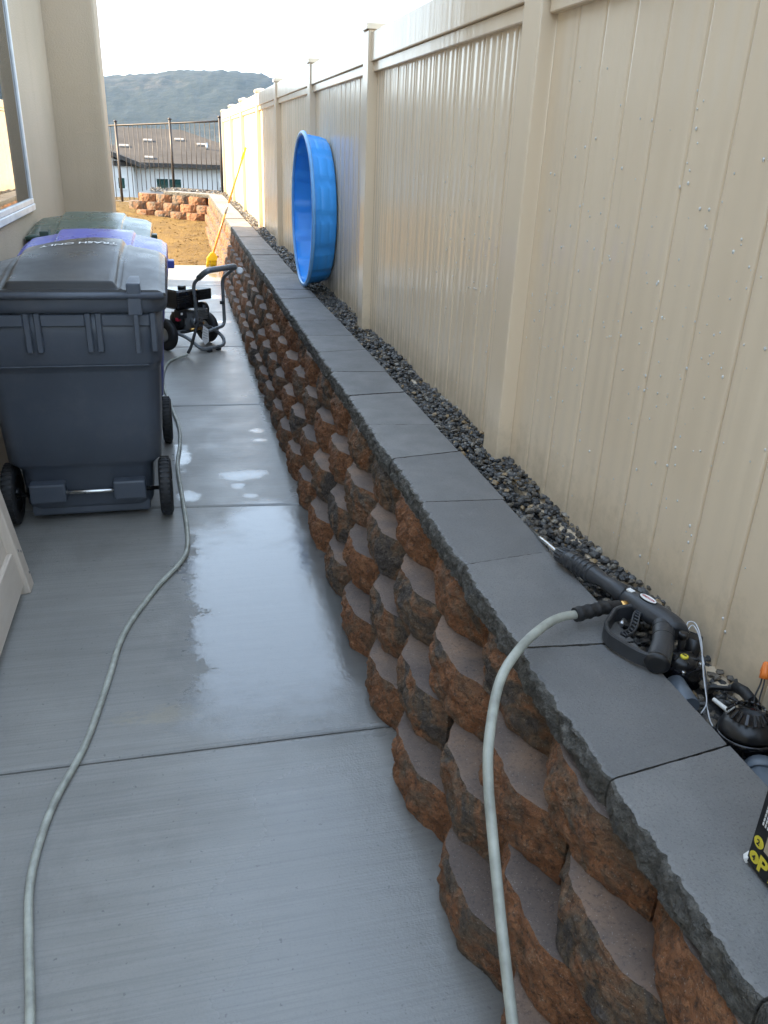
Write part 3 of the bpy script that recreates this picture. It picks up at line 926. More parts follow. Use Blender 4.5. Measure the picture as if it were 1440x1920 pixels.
# ---- the house on the left: a low wing along the path ending in a porch pier, an unseen tall body added behind it for shade
WX = -0.95
def make_house():
    root = empty('house', (WX - 1.3, 4.2, 0), 'tan stucco house wall on the left with white framed window', 'house')
    MB().box((-11.0, -9.0, -0.2), (-3.5, 11.4, 5.3), 0.018, seg=2).build('unseen_main_wall', M['stucco'], root)  # out of view, placed and sized to keep sun off the path
    MB().box((-3.498, 1.55, -0.2), (WX, 8.0, 3.55), 0.02, seg=3).build('wing_wall', M['stucco'], root)
    MB().box((WX - 0.55, 8.001, -0.2), (-0.545, 8.44, 3.55), 0.035, seg=4).build('porch_pier', M['stucco'], root)
    r = MB()
    x0, x1, y0, y1 = -11.3, -3.2, -9.3, 11.7
    lo = [Vector((x0, y0, 5.302)), Vector((x1, y0, 5.302)), Vector((x1, y1, 5.302)), Vector((x0, y1, 5.302))]
    mi = [v + Vector((0, 0, 0.16)) for v in lo]
    hi = [Vector((-7.4, -5.0, 6.7)), Vector((-7.0, -5.0, 6.7)), Vector((-7.0, 7.5, 6.7)), Vector((-7.4, 7.5, 6.7))]
    r.rings([lo, mi, hi], smooth=False)
    r.build('roof', M['shingle'], root)
    r = MB()
    lo = [Vector((-3.49, 1.45, 3.552)), Vector((WX + 0.05, 1.45, 3.552)), Vector((WX + 0.05, 7.98, 3.552)), Vector((-3.49, 7.98, 3.552))]
    mi = [v + Vector((0, 0, 0.10)) for v in lo]
    hi = [Vector((-3.49, 1.45, 4.35)), Vector((-3.40, 1.45, 4.35)), Vector((-3.40, 7.98, 4.35)), Vector((-3.49, 7.98, 4.35))]
    r.rings([lo, mi, hi], smooth=False)
    r.build('wing_roof', M['shingle'], root)
    # window
    ya, yb, za, zb = 4.40, 6.20, 1.17, 2.75
    f = MB()
    t = 0.034
    f.box((WX - 0.02, ya, zb - t), (WX + 0.020, yb, zb), 0.004)
    f.box((WX - 0.02, ya, za), (WX + 0.020, yb, za + t), 0.004)
    f.box((WX - 0.02, ya, za + t + .0005), (WX + 0.018, ya + t, zb - t - .0005), 0.004)
    f.box((WX - 0.02, yb - t, za + t + .0005), (WX + 0.018, yb, zb - t - .0005), 0.004)
    win = f.build('window', M['frame_white'], root)
    MB().box((WX - 0.02, ya - 0.02, za - 0.045), (WX + 0.024, yb + 0.02, za - 0.001), 0.005).build('sill', M['frame_white'], win)
    MB().box((WX - 0.01, ya + t + .001, za + t + .001), (WX + 0.006, yb - t - .001, zb - t - .001)).build('pane', M['glass'], win)
make_house()
for nm, a, b in (('patio', (-3.49, 8.442, -0.15), (-0.955, 11.955, -0.004)), ('side_yard', (-3.49, -8.9, -0.15), (-0.955, 1.548, -0.004))):
    tag(MB().box(a, b, 0.004).build(nm, M['concrete']), kind='structure')

# ---- neighbour's house down the slope
def make_neighbour():
    D = 38.0
    zb, ze = -2.62, 0.52
    root = empty('neighbour_house', (3, D + 4, zb), 'white stucco house with grey tiled roof down the slope behind railing', 'house')
    w = MB()
    w.box((-1.62, D, zb), (4.5, D + 9, ze))
    w.build('wall', M['white_stucco'], root)
    g = MB()   # gabled wing to the left
    gx0, gx1, gp = -9.2, -1.61, -5.4
    pts = [(gx0, zb), (gx1, zb), (gx1, ze + 0.02), (gp, ze + 1.22), (gx0, ze + 0.02)]
    g.rings([[Vector((x, D - 0.35, z)) for x, z in pts], [Vector((x, D + 8.5, z)) for x, z in pts]], smooth=False)
    g.build('gable_wall', M['white_stucco'], root)
    r = MB()
    e = 0.45
    lo = [Vector((-2.4, D - e, ze)), Vector((4.5 + e, D - e, ze)), Vector((4.5 + e, D + 9 + e, ze)), Vector((-2.4, D + 9 + e, ze))]
    mid = [v + Vector((0, 0, 0.16)) for v in lo]
    hi = [Vector((-2.4, D + 4.4, ze + 1.50)), Vector((0.45, D + 4.4, ze + 1.50)), Vector((0.45, D + 4.6, ze + 1.50)), Vector((-2.4, D + 4.6, ze + 1.50))]
    r.rings([lo, mid, hi], smooth=False)
    rf = r.build('roof', M['shingle'], root)
    r = MB()
    for a, b in (((gx1 + 0.55, ze - 0.10), (gp, ze + 1.42)), ((gp, ze + 1.42), (gx0 - 0.55, ze - 0.10))):
        t = Vector((b[0] - a[0], 0, b[1] - a[1])).normalized(); nn = Vector((-t.z, 0, t.x)) * (0.16 if t.x < 0 else 0.16)
        if nn.z < 0: nn = -nn
        q = [Vector((a[0], 0, a[1])), Vector((b[0], 0, b[1])), Vector((b[0], 0, b[1])) + nn, Vector((a[0], 0, a[1])) + nn]
        r.rings([[v + Vector((0, D - 0.75, 0)) for v in q], [v + Vector((0, D + 8.8, 0)) for v in q]], smooth=False)
    r.build('gable_roof', M['shingle'], root)
    sl = 1.34 / 4.85
    for x, q in ((-1.0, 2.9), (0.35, 3.2), (1.3, 2.6), (-2.0, 2.0), (-0.95, 0.55), (2.4, 1.0)):
        z = ze + 0.16 + sl * q
        Mx = Matrix.Translation((x, D - e + q, z + 0.03)) @ Matrix.Rotation(math.atan(sl), 4, 'X')
        MB().box((-0.20, -0.11, -0.03), (0.20, 0.11, 0.04), 0.01, Mx).build('roof_vent', M['vent'], rf)
    MB().lathe([(0.05, 0), (0.05, 0.4)], 10, Matrix.Translation((1.5, D + 1.6, ze + 0.60))).build('vent_pipe', M['chrome'], rf)
    def window(x0, x1, z0, z1, y, frame=True):
        f = MB()
        t = 0.07
        f.box((x0, y - 0.03, z1 - t), (x1, y + 0.04, z1)); f.box((x0, y - 0.03, z0), (x1, y + 0.04, z0 + t))
        f.box((x0, y - 0.03, z0 + t), (x0 + t, y + 0.04, z1 - t)); f.box((x1 - t, y - 0.03, z0 + t), (x1, y + 0.04, z1 - t))
        xm = (x0 + x1) / 2
        if x1 - x0 > 0.8: f.box((xm - 0.03, y - 0.028, z0 + t), (xm + 0.03, y + 0.04, z1 - t))
        o = f.build('window', M['frame_white'], root)
        parts = ((x0 + t, xm - 0.03), (xm + 0.03, x1 - t)) if x1 - x0 > 0.8 else ((x0 + t, x1 - t),)
        for a, b in parts:
            MB().box((a, y - 0.012, z0 + t), (b, y + 0.03, z1 - t)).build('pane', M['far_glass'], o)
    window(-0.78, 0.36, -1.00, 0.12, D)
    window(1.95, 2.30, -1.00, -0.25, D)
    window(-2.32, -1.93, -0.42, 0.12, D - 0.35)
    MB().box((1.88, D - 0.16, 0.0 - 0.25), (2.12, D, 0.05), 0.03).build('wall_lamp', M['frame_white'], root)
make_neighbour()

# ---- iron railing at the end of the yard
def make_railing():
    a = Vector((0.99, 18.62)); b = Vector((-1.20, 20.40))
    root = empty('iron_railing', (-0.1, 19.5, 0.3), 'dark bronze iron picket railing across the end of the yard', 'railing')
    def top(t): return 1.975 - 0.145 * t
    def bot(t): return 0.63 - 0.36 * smooth(0.50, 0.62, t)
    T = 2.6
    L = (b - a).length
    P = lambda t, z: Vector((a.x + (b.x - a.x) * t, a.y + (b.y - a.y) * t, z))
    for z0 in (0.0,):
        MB().tube([P(t / 10 * T, top(t / 10 * T)) for t in range(11)], 0.019, 4).build('top_rail', M['iron'], root)
        MB().tube([P(t / 40 * T, bot(t / 40 * T)) for t in range(41)], 0.016, 4).build('bottom_rail', M['iron'], root)
    t = 0.0
    i = 0
    pm = None
    n = int(L * T / 0.128)
    for i in range(n + 1):
        t = i * 0.128 / L
        if i % 12 == 9 or i == 0: continue
        MB().tube([P(t, bot(t)), P(t, top(t))], 0.0075, 4).build('picket', M['iron'], root)
    for t in (0.0, 0.455, 0.985, 1.52, 2.05, 2.58):
        z0 = 0.58 if t < 0.5 else 0.05
        m = MB().tube([P(t, z0), P(t, top(t) + 0.07)], 0.027, 4)
        m.lathe([(0.042, 0), (0.042, 0.02), (0.004, 0.045)], 4, Matrix.Translation(P(t, top(t) + 0.07)))
        m.build('post', M['iron'], root)
make_railing()

# ================================================================== OBJECTS
def rrect(hw, y0, y1, r, z, n=5):
    pts = []
    for cx, cy, a0 in ((hw - r, y0 + r, -90), (hw - r, y1 - r, 0), (-hw + r, y1 - r, 90), (-hw + r, y0 + r, 180)):
        for k in range(n + 1):
            a = R(a0 + 90 * k / n)
            pts.append(Vector((cx + r * cos(a), cy + r * sin(a), z)))
    return pts

def text_mesh(txt, size, fn, name, mat, parent, world_coords=True, bold=0.0, spacing=1.0):
    """Flat lettering; fn maps the text plane (u, v) to space. Text is centred on (0, 0)."""
    cu = bpy.data.curves.new(name, 'FONT')
    cu.body = txt; cu.size = size; cu.align_x = 'CENTER'; cu.align_y = 'CENTER'; cu.offset = bold; cu.space_character = spacing
    cu.resolution_u = 3
    ob = bpy.data.objects.new(name, cu)
    COL.objects.link(ob)
    bpy.context.view_layer.update()
    me = bpy.data.meshes.new_from_object(ob.evaluated_get(bpy.context.evaluated_depsgraph_get()))
    bpy.data.objects.remove(ob)
    for v in me.vertices:
        v.co = fn(v.co.x, v.co.y)
    me.materials.clear()
    me.update()
    return link(name, me, mat, parent, world_coords)

# ---- wheeled carts
def make_cart(loc, body_mat, lid_mat, label, lettering=None, k=1.0, rz=0.0, warp=0.0, dome=.135):
    root = empty('trash_cart', (loc[0], loc[1], 0), label, 'trash cart', 'wheeled carts along the house wall', rz)
    L = lambda m, n, mat, p=root: m.build(n, mat, p, world_coords=False)
    b = MB()
    prof = [(.045, .255, .125, .60, .05), (.085, .272, .100, .62, .06), (.25, .282, .098, .64, .06), (.275, .300, .080, .645, .06), (.295, .322, .068, .65, .06), (.50, .332, .050, .675, .065),
            (.700, .344, .032, .70, .07), (.712, .346, .029, .703, .07), (.735, .356, .010, .730, .07), (.750, .360, .004, .735, .07), (.86, .365, -.002, .745, .07), (.975, .371, -.010, .76, .07)]
    b.rings([rrect(h, a, c, r, z, 6) for z, h, a, c, r in prof])
    L(b, 'body', body_mat)
    m = MB()
    m.rings([rrect(.372, -.012, .762, .07, .955, 6), rrect(.390, -.030, .785, .085, .962, 6), rrect(.396, -.036, .792, .09, .985, 6), rrect(.396, -.036, .792, .09, 1.020, 6), rrect(.388, -.028, .784, .085, 1.038, 6), rrect(.30, .05, .70, .05, 1.040, 6)])
    L(m, 'rim', body_mat)
    # gussets and raised frames below the rim
    m = MB()
    for x in (-.335, -.145, -.105, .085, .125, .335):
        m.box((x - .012, -.026, .800), (x + .012, .02, .958), .004)
    for xa, xb in ((-.323, -.157), (-.093, .073), (.137, .323)):
        m.box((xa, -.024, .905), (xb, .01, .952), .004)
    L(m, 'rib', body_mat)
    m = MB()
    m.box((-.305, .002, .735), (.305, .02, .741), .002)
    L(m, 'moulded_line', body_mat)
    # axle housings, lower bar and rod
    for xa, xb in ((-.245, -.095), (.105, .245)):
        m = MB(); m.box((xa, .045, .115), (xb, .13, .205), .010, seg=2)
        L(m, 'axle_housing', body_mat)
    m = MB(); m.box((-.255, .112, .030), (.255, .19, .098), .012, seg=2)
    L(m, 'bottom_bar', body_mat)
    L(MB().tube([(-.335, .085, .150), (.335, .085, .150)], .0095, 10), 'axle_rod', M['steel'])
    for s in (-1, 1):
        rot = Matrix.Translation((s * .330, .085 + .055, .136)) @ Matrix.Rotation(R(90), 4, 'Y')
        t = MB()
        t.lathe([(.082, -.026), (.118, -.028), (.131, -.022), (.136, -.010), (.136, .010), (.131, .022), (.118, .028), (.082, .026)], 36, rot, cap=False)
        for q in range(36):
            a = 2 * pi * q / 36
            Mx = rot @ Matrix.Rotation(a, 4, 'Z') @ Matrix.Translation((.1355, 0, 0))
            t.box((-.003, -.0045, -.020), (.0022, .0045, .020), 0, Mx)
        w = L(t, 'wheel', M['rubber'])
        h = MB()
        h.lathe([(.012, -.030), (.026, -.030), (.028, -.016), (.028, .016), (.026, .030), (.012, .030)], 16, rot)
        h.lathe([(.076, -.018), (.083, -.018), (.083, .018), (.076, .018)], 30, rot)
        for q in range(8):
            a = 2 * pi * q / 8
            Mx = rot @ Matrix.Rotation(a, 4, 'Z')
            h.box((.026, -.007, -.012), (.077, .007, .012), .002, Mx)
        h.build('hub', M['black'], w, world_coords=False)
    # lid
    ya, yb, hw = -.045, .815, .392
    def lid_z(x, y):
        t = (y - ya) / (yb - ya)
        rise = dome * sin(pi * min(1.0, t / .78) / 2) ** 1.25 * (1 - .62 * smooth(.80, 1.0, t))
        z = 1.052 + rise * (1 - .42 * (abs(x) / hw) ** 2.6) - .012 * smooth(.36, .392, abs(x))
        pan = smooth(.225, .195, abs(x) - .02 * t) if False else 1 - smooth(.190, .214, abs(x) - .015 * t)
        pan *= smooth(.012, .030, t)
        z += .026 * pan * (1 - smooth(.90, .98, t))
        z += .006 * (1 - smooth(.0, .012, abs(abs(x) - .225 - .015 * t)))
        z -= warp * t * smooth(.12, -.40, x) if warp else 0.0
        return z
    m = MB()
    nx, ny = 84, 44
    xs = [-hw + 2 * hw * i / nx for i in range(nx + 1)]
    tt = [j / ny for j in range(ny + 1)]
    tt = sorted(set(tt + [.012, .018, .024, .030, .005]))
    ny = len(tt) - 1
    V = []
    for t in tt:
        y = ya + (yb - ya) * t
        for x in xs:
            c = .05   # rounded far corners
            xx = x * (1 - .10 * smooth(.90, 1.0, t) ** 2)
            V.append((xx, y, lid_z(x, y)))
    n = nx + 1
    F = [(j * n + i, j * n + i + 1, (j + 1) * n + i + 1, (j + 1) * n + i) for j in range(ny) for i in range(nx)]
    m.add(V, F, True)
    # skirt
    loop = [i for i in range(n)] + [j * n + nx for j in range(1, ny + 1)] + [ny * n + i for i in range(nx - 1, -1, -1)] + [j * n for j in range(ny - 1, 0, -1)]
    top = [Vector(V[i]) for i in loop]
    mid = [Vector((v.x * 1.012, v.y + (-.006 if v.y < .1 else .004), v.z - .010)) for v in top]
    low = [Vector((v.x, v.y, max(1.030, v.z - .045))) for v in mid]
    m.rings([top, mid, low], cap=False)
    lid = L(m, 'lid', lid_mat)
    for x in (-.272, .272):
        h = MB()
        h.box((x - .027, -.062, .955), (x + .027, -.036, 1.080), .006, seg=2)
        h.rings([[Vector((x + sx * w, yy, zz)) for sx, zz in ((-1, lid_z(x, yy) - .01), (1, lid_z(x, yy) - .01), (1, lid_z(x, yy) + hh), (-1, lid_z(x, yy) + hh))] for yy, w, hh in ((-.044, .026, .026), (.0, .025, .024), (.06, .022, .018), (.12, .017, .006))], smooth=False)
        h.box((x - .010, -.062, .80), (x + .010, -.045, .958), .003)
        L(h, 'hinge', body_mat)
    hb = MB().tube([(-.385, -.052, 1.030), (.385, -.052, 1.030)], .014, 10)
    L(hb, 'hinge_bar', body_mat)
    if lettering:
        tm = text_mesh(lettering, .054, lambda u, v: Vector((.03 - u, .485 - v, lid_z(.03 - u, .485 - v) + .0028)), 'lettering', M['paper'], lid, False, 0.0006); tm['kind'] = 'stuff'
    else:
        for s in (-1, 1):
            L(MB().box((s * .385, .36, .985), (s * .432, .44, 1.03), .008, seg=2), 'side_latch', body_mat)
    s0 = MB().box((-.045, .0415, .60), (.005, .0445, .625), .0005)
    if lettering: L(s0, 'moulded_stamp', body_mat)
    root.scale = (k, k, k)
    return root
make_cart((-.455, 3.425), M['cart_black'], M['lid_grey'], 'nearest cart, scuffed dark navy body with glossy grey lettered lid', 'TRASH ONLY', warp=.075, dome=.10)
make_cart((-.440, 4.445), M['cart_blue'], M['lid_blue'], 'violet blue cart standing between the dark cart and the green cart', None, 0.955, dome=.095)
make_cart((-.555, 5.72), M['cart_green'], M['lid_green'], 'dark green cart, farthest of the row beside the house wall', None, 0.965, dome=.075)

# ---- leaning pale wood frame at the left edge
def make_frame():
    root = empty('wooden_frame', (-.66, 2.3, 0), 'pale whitewashed wooden frame panel leaning on the house near the dark cart', 'wood panel')
    lean = R(8.8)
    # local: u = along -y from the far stile, v = up the panel, w = out of its face (towards +x)
    Mx = Matrix.Translation((-.628, 2.955, 0.0)) @ Matrix.Rotation(-lean, 4, 'Y') @ Matrix(((0, 0, 1, 0), (-1, 0, 0, 0), (0, 1, 0, 0), (0, 0, 0, 1)))
    B = lambda a, b, bev, n, mat=M['wood'], p=root: MB().box(a, b, bev, Mx).build(n, mat, p)
    Ht = 2.02
    st = B((0, .003, -.052), (.075, Ht, .0), .004, 'stile')
    B((1.50, .003, -.052), (1.575, Ht, .0), .004, 'stile')
    B((.0755, .040, -.050), (1.4995, .185, -.016), .003, 'bottom_rail')
    B((.0755, Ht - .14, -.050), (1.4995, Ht - .004, -.016), .003, 'top_rail')
    B((.0755, .1855, -.044), (1.4995, Ht - .1405, -.034), .0, 'panel')
    for u, v in ((.014, .062), (.022, .160), (.052, .178)):
        MB().lathe([(.0055, 0), (.0055, .0012)], 12, Mx @ Matrix.Translation((u, v, .0))).build('dowel', M['hole'], st)
make_frame()

# ---- kiddie pool standing on its edge
def make_pool():
    c = Vector((.872, 6.02, 1.172))
    root = empty('kiddie_pool', (c.x, c.y, .66), 'round blue plastic kiddie pool standing on edge against the fence', 'pool')
    N = 168
    depth = .168
    def ring(r0, d, groove, off=0.0):
        pts = []
        for k in range(N):
            a = 2 * pi * k / N
            f = (k % 12) / 12.0
            g = 1.0 if 0.12 < f < 0.88 else max(0.0, abs(f - 0.5) * 0 + (0.35 if (abs(f - .04) < .05 or abs(f - .96) < .05) else 0.0))
            r = r0 + groove * (g - 0.5)
            pts.append(Vector((c.x + d, c.y + r * cos(a), c.z + r * sin(a))))
        return pts
    s = MB()
    outer = [(.494, .006, 0), (.492, .014, .010), (.487, .050, .014), (.486, .056, .006), (.484, .062, .014), (.478, .110, .014), (.477, .116, .006), (.475, .122, .014), (.466, .155, .012), (.456, .164, .006), (.440, depth, 0), (.20, depth, 0), (.01, depth, 0)]
    inner = [(.01, depth - .004, 0), (.20, depth - .004, 0), (.434, depth - .004, 0), (.450, .158, .006), (.460, .150, .012), (.470, .120, .014), (.479, .062, .014), (.482, .050, .014), (.487, .014, .010), (.490, .006, 0)]
    s.rings([ring(*p) for p in outer + inner], cap=False)
    s.build('shell', M['pool'], root)
    r = MB()
    lip = []
    for k in range(N):
        a = 2 * pi * k / N
        lip.append([Vector((c.x + dx, c.y + rr * cos(a), c.z + rr * sin(a))) for rr, dx in ((.488, .010), (.488, -.003), (.496, -.009), (.508, -.009), (.516, -.002), (.518, .012), (.511, .013), (.508, .002), (.497, .006))])
    lip.append(lip[0])
    r.rings(lip, cap=False)
    r.build('rim', M['pool_rim'], root)
make_pool()

# ---- broom leaning on the fence
def make_broom():
    root = empty('broom', (.46, 11.84, 0), 'yellow broom with long orange handle leaning on the sunlit fence', 'broom')
    p0, p1 = Vector((.462, 11.84, .17)), Vector((.920, 11.36, 1.54))
    d = p1 - p0
    MB().tube([p0 - d * .02, p0 + d * .40], .0135, 10).build('handle', M['handle'], root)
    MB().tube([p0 + d * .40, p0 + d * .50], .0142, 10).build('sleeve', M['chrome'], root)
    MB().tube([p0 + d * .50, p0 + d * .90], .0135, 10).build('handle', M['handle'], root)
    MB().tube([p0 + d * .90, p1], .0165, 10).build('grip', M['yellow'], root)
    m = MB()
    m.rings([[Vector((.462 + x * w, 11.84 + y * .028, z)) for x, y in ((-1, -1), (.9, -1), (.9, 1), (-1, 1))] for w, z in ((.085, .085), (.083, .12), (.05, .155), (.022, .19))], smooth=False)
    m.build('head', M['yellow'], root)
    m = MB()
    rnd = random.Random(2)
    for i in range(120):
        x = rnd.uniform(-.083, .075); y = rnd.uniform(-.026, .026)
        m.tube([(.462 + x, 11.84 + y, .09), (.462 + x * 1.12 - .008, 11.84 + y * 1.3, .002)], .0028, 4)
    m.build('bristles', M['yellow'], root)
make_broom()

# ---- pressure washer
def make_washer():
    root = empty('pressure_washer', (.05, 6.95, 0), 'petrol pressure washer with grey tube frame and black engine on the walkway', 'pressure washer')
    e1 = Vector((.76, .65, 0)); e2 = Vector((.65, -.76, 0)); up = Vector((0, 0, 1))
    c = Vector((.045, 6.97, 0))
    def P(a, b, z): return c + e1 * a + e2 * b + up * z
    Mx = Matrix.Translation(c) @ Matrix((e1, e2 * -1, up)).transposed().to_4x4()
    W = lambda m, n, mat, p=root: m.build(n, mat, p)
    # handle loop: two uprights, bent over towards the path, joined by the grip
    hA = [P(-.02, .20, .165), P(-.04, .155, .20), P(-.045, .135, .545), P(-.045, .30, .655)]
    hB = [P(.255, .30, .655), P(.255, .155, .560), P(.262, .155, .165), P(.05, .175, .150)]
    W(MB().tube(fillet(hA[1:3] + [P(-.045, .31, .66), P(.255, .31, .66)] + hB[1:], .055, 6), .0145, 12), 'frame_handle', M['tube_grey'])
    W(MB().tube(fillet([P(-.042, .20, .592), P(-.045, .305, .662), P(.25, .315, .672), P(.262, .30, .660)], .05, 6), .0235, 12), 'grip', M['tube_grey'])
    W(MB().lathe([(.02, -.012), (.028, -.010), (.030, 0), (.028, .010), (.02, .012)], 18, Matrix.Translation(P(.305, .315, .632)) @ Matrix.Rotation(R(70), 4, 'X')), 'hose_hook', M['frame_white'])
    W(MB().lathe([(.010, -.02), (.016, -.02), (.016, .012), (.010, .012)], 8, Matrix.Translation(P(.245, .155, .36)) @ Matrix.Rotation(R(90), 4, 'Y')), 'knob', M['black'])
    # base loop with the foot
    W(MB().tube(fillet([P(-.22, -.02, .13), P(-.19, .06, .155), P(-.15, .15, .12), P(-.10, .26, .030), P(.15, .26, .030), P(.20, .20, .085), P(.17, .08, .155), P(.20, -.10, .135)], .05, 6), .0145, 12), 'base_frame', M['tube_grey'])
    W(MB().tube([P(-.19, .06, .155), P(.17, .08, .155)], .0135, 10), 'cross_bar', M['tube_grey'])
    for a in (-.02, .08):
        W(MB().box((a - .02, -.278, 0.0), (a + .02, -.242, .020), .005, Mx), 'foot_pad', M['rubber'])
    W(MB().box((-.16, -.12, .150), (.15, .13, .163), .003, Mx), 'engine_plate', M['black'])
    # wheels
    for a in (-.225, .225):
        rot = Mx @ Matrix.Translation((a, .03, .132)) @ Matrix.Rotation(R(90), 4, 'Y')
        t = MB().lathe([(.060, -.026), (.108, -.030), (.126, -.022), (.132, -.008), (.132, .008), (.126, .022), (.108, .030), (.060, .026)], 36, rot, cap=False)
        w = W(t, 'wheel', M['rubber'])
        W(MB().lathe([(.010, -.026), (.062, -.022), (.062, .022), (.010, .026)], 24, rot), 'hub', M['chrome'], w)
    W(MB().tube([P(-.24, -.03, .132), P(.24, -.03, .132)], .009, 8), 'axle', M['steel'])
    # engine block with fins, tank, filter, muffler, recoil
    m = MB().box((-.11, -.085, .163), (.09, .085, .30), .012, Mx, seg=2)
    W(m, 'crankcase', M['engine'])
    for i in range(7):
        W(MB().box((-.03 + i * .001, -.10, .235 + i * .013), (.13, .06, .2405 + i * .013), .002, Mx), 'cooling_fin', M['engine'])
    W(MB().lathe([(.03, 0), (.040, .006), (.040, .05), (.03, .056)], 18, Mx @ Matrix.Translation((-.02, -.135, .225)) @ Matrix.Rotation(R(-90), 4, 'X')), 'pump_head', M['engine'])
    for i in range(6):
        W(MB().lathe([(.006, 0), (.006, .012)], 8, Mx @ Matrix.Translation((-.02 + .03 * cos(i * 1.047), -.138, .225 + .03 * sin(i * 1.047))) @ Matrix.Rotation(R(-90), 4, 'X')), 'bolt', M['steel'])
    t = MB()
    t.rings([[Mx @ Vector((x * s - .085, y * s, z)) for x, y in ((-.10, -.085), (-.085, -.10), (.115, -.10), (.13, -.085), (.13, .085), (.115, .10), (-.085, .10), (-.10, .085))] for s, z in ((.80, .335), (.97, .352), (1.0, .385), (1.0, .455), (.96, .478), (.80, .490))], smooth=False)
    tank = W(t, 'fuel_tank', M['black_gloss'])
    W(MB().lathe([(.030, 0), (.034, .004), (.034, .018), (.026, .024)], 18, Mx @ Matrix.Translation((-.05, 0, .488))), 'fuel_cap', M['black'], tank)
    for i in range(4):
        W(MB().box((-.190, -.1035, .392 + i * .015), (-.06, -.0995, .400 + i * .015), .001, Mx), 'tank_groove', M['black'], tank)
    m = MB().box((.065, -.075, .385), (.205, .085, .475), .012, Mx, seg=2)
    mf = W(m, 'muffler', M['black'])
    for i in range(6):
        for j in range(3):
            W(MB().box((.080 + i * .020, -.0785, .400 + j * .022), (.092 + i * .020, -.0735, .410 + j * .022), .001, Mx), 'vent_slot', M['rubber'], mf)
    W(MB().box((-.185, -.105, .268), (-.10, -.04, .338), .010, Mx, seg=2), 'air_filter', M['black'])
    W(MB().box((-.170, -.110, .300), (-.150, -.104, .318), .002, Mx), 'choke_label', M['paper'])
    rc = W(MB().lathe([(.02, 0), (.075, .0), (.080, .012), (.070, .040), (.035, .050)], 26, Mx @ Matrix.Translation((-.10, .0, .235)) @ Matrix.Rotation(R(-90), 4, 'Y')), 'recoil_cover', M['black'])
    W(MB().box((-.190, -.085, .248), (-.150, -.055, .276), .006, Mx, seg=2), 'switch', M['red'])
    W(MB().lathe([(.045, -.02), (.060, -.01), (.060, .04), (.045, .05)], 20, Mx @ Matrix.Translation((.135, -.01, .30)) @ Matrix.Rotation(R(90), 4, 'Y')), 'flywheel_cover', M['black'])
    # pump outlet, black hose boot, tag
    W(MB().tube(spline([P(.02, .14, .215), P(-.05, .17, .225), P(-.12, .20, .15), P(-.18, .22, .065), P(-.225, .23, .022)]), .0125, 10), 'outlet_hose', M['rubber'])
    W(MB().tube([P(.045, .13, .212), P(.02, .142, .215)], .011, 8), 'outlet_fitting', M['brass'])
    W(MB().tube([P(-.09, .12, .175), P(.02, .13, .172)], .012, 8), 'unloader', M['brass'])
    tg = [P(-.030, .21, .215), P(.020, .215, .175), P(.010, .225, .075), P(-.035, .225, .055), P(-.060, .220, .110)]
    mt = MB(); th = Vector((-.35, -.9, .1)).normalized() * .0012
    mt.rings([tg, [p + th for p in tg]], smooth=False)
    tagp = W(mt, 'paper_tag', M['paper'])
    for i in range(4):
        a = tg[0].lerp(tg[4], .25 + .2 * i).lerp(tg[1].lerp(tg[2], .2 + .2 * i), .12); b_ = tg[0].lerp(tg[4], .25 + .2 * i).lerp(tg[1].lerp(tg[2], .2 + .2 * i), .85)
        W(MB().tube([a + th * 1.6, b_ + th * 1.6], .0012, 4), 'tag_print', M['ink'], tagp)
make_washer()

# ---- pressure hose: gun to the loop behind the camera and back along the path
def make_hose():
    r = .0098
    pts = [(.795, 1.349, .690), (.745, 1.332, .697), (.690, 1.295, .704), (.612, 1.232, .702), (.545, 1.163, .682), (.496, 1.075, .632), (.478, 1.020, .580), (.466, .944, .510), (.451, .838, .420), (.438, .735, .335), (.415, .58, .215), (.36, .40, .10), (.25, .22, .025), (.08, .12, r), (-.12, .22, r), (-.27, .50, r), (-.350, .85, r),
           (-.380, 1.14, r), (-.412, 1.34, r), (-.430, 1.51, r), (-.410, 1.72, r), (-.350, 1.95, r), (-.308, 2.24, r), (-.270, 2.53, r), (-.170, 2.82, r), (-.085, 3.00, r), (-.045, 3.14, r), (-.042, 3.37, r), (-.060, 3.75, r), (-.078, 4.15, r), (-.062, 4.5, r), (-.068, 4.83, r), (-.12, 5.3, r), (-.17, 5.9, r), (-.13, 6.4, r), (-.0, 6.60, .012), (.012, 6.63, .016)]
    o = MB().tube(spline(pts, 10), r, 14).build('pressure_hose', M['hose'])
    tag(o, 'long sage grey pressure hose running along the walkway and over the wall', 'hose')
make_hose()

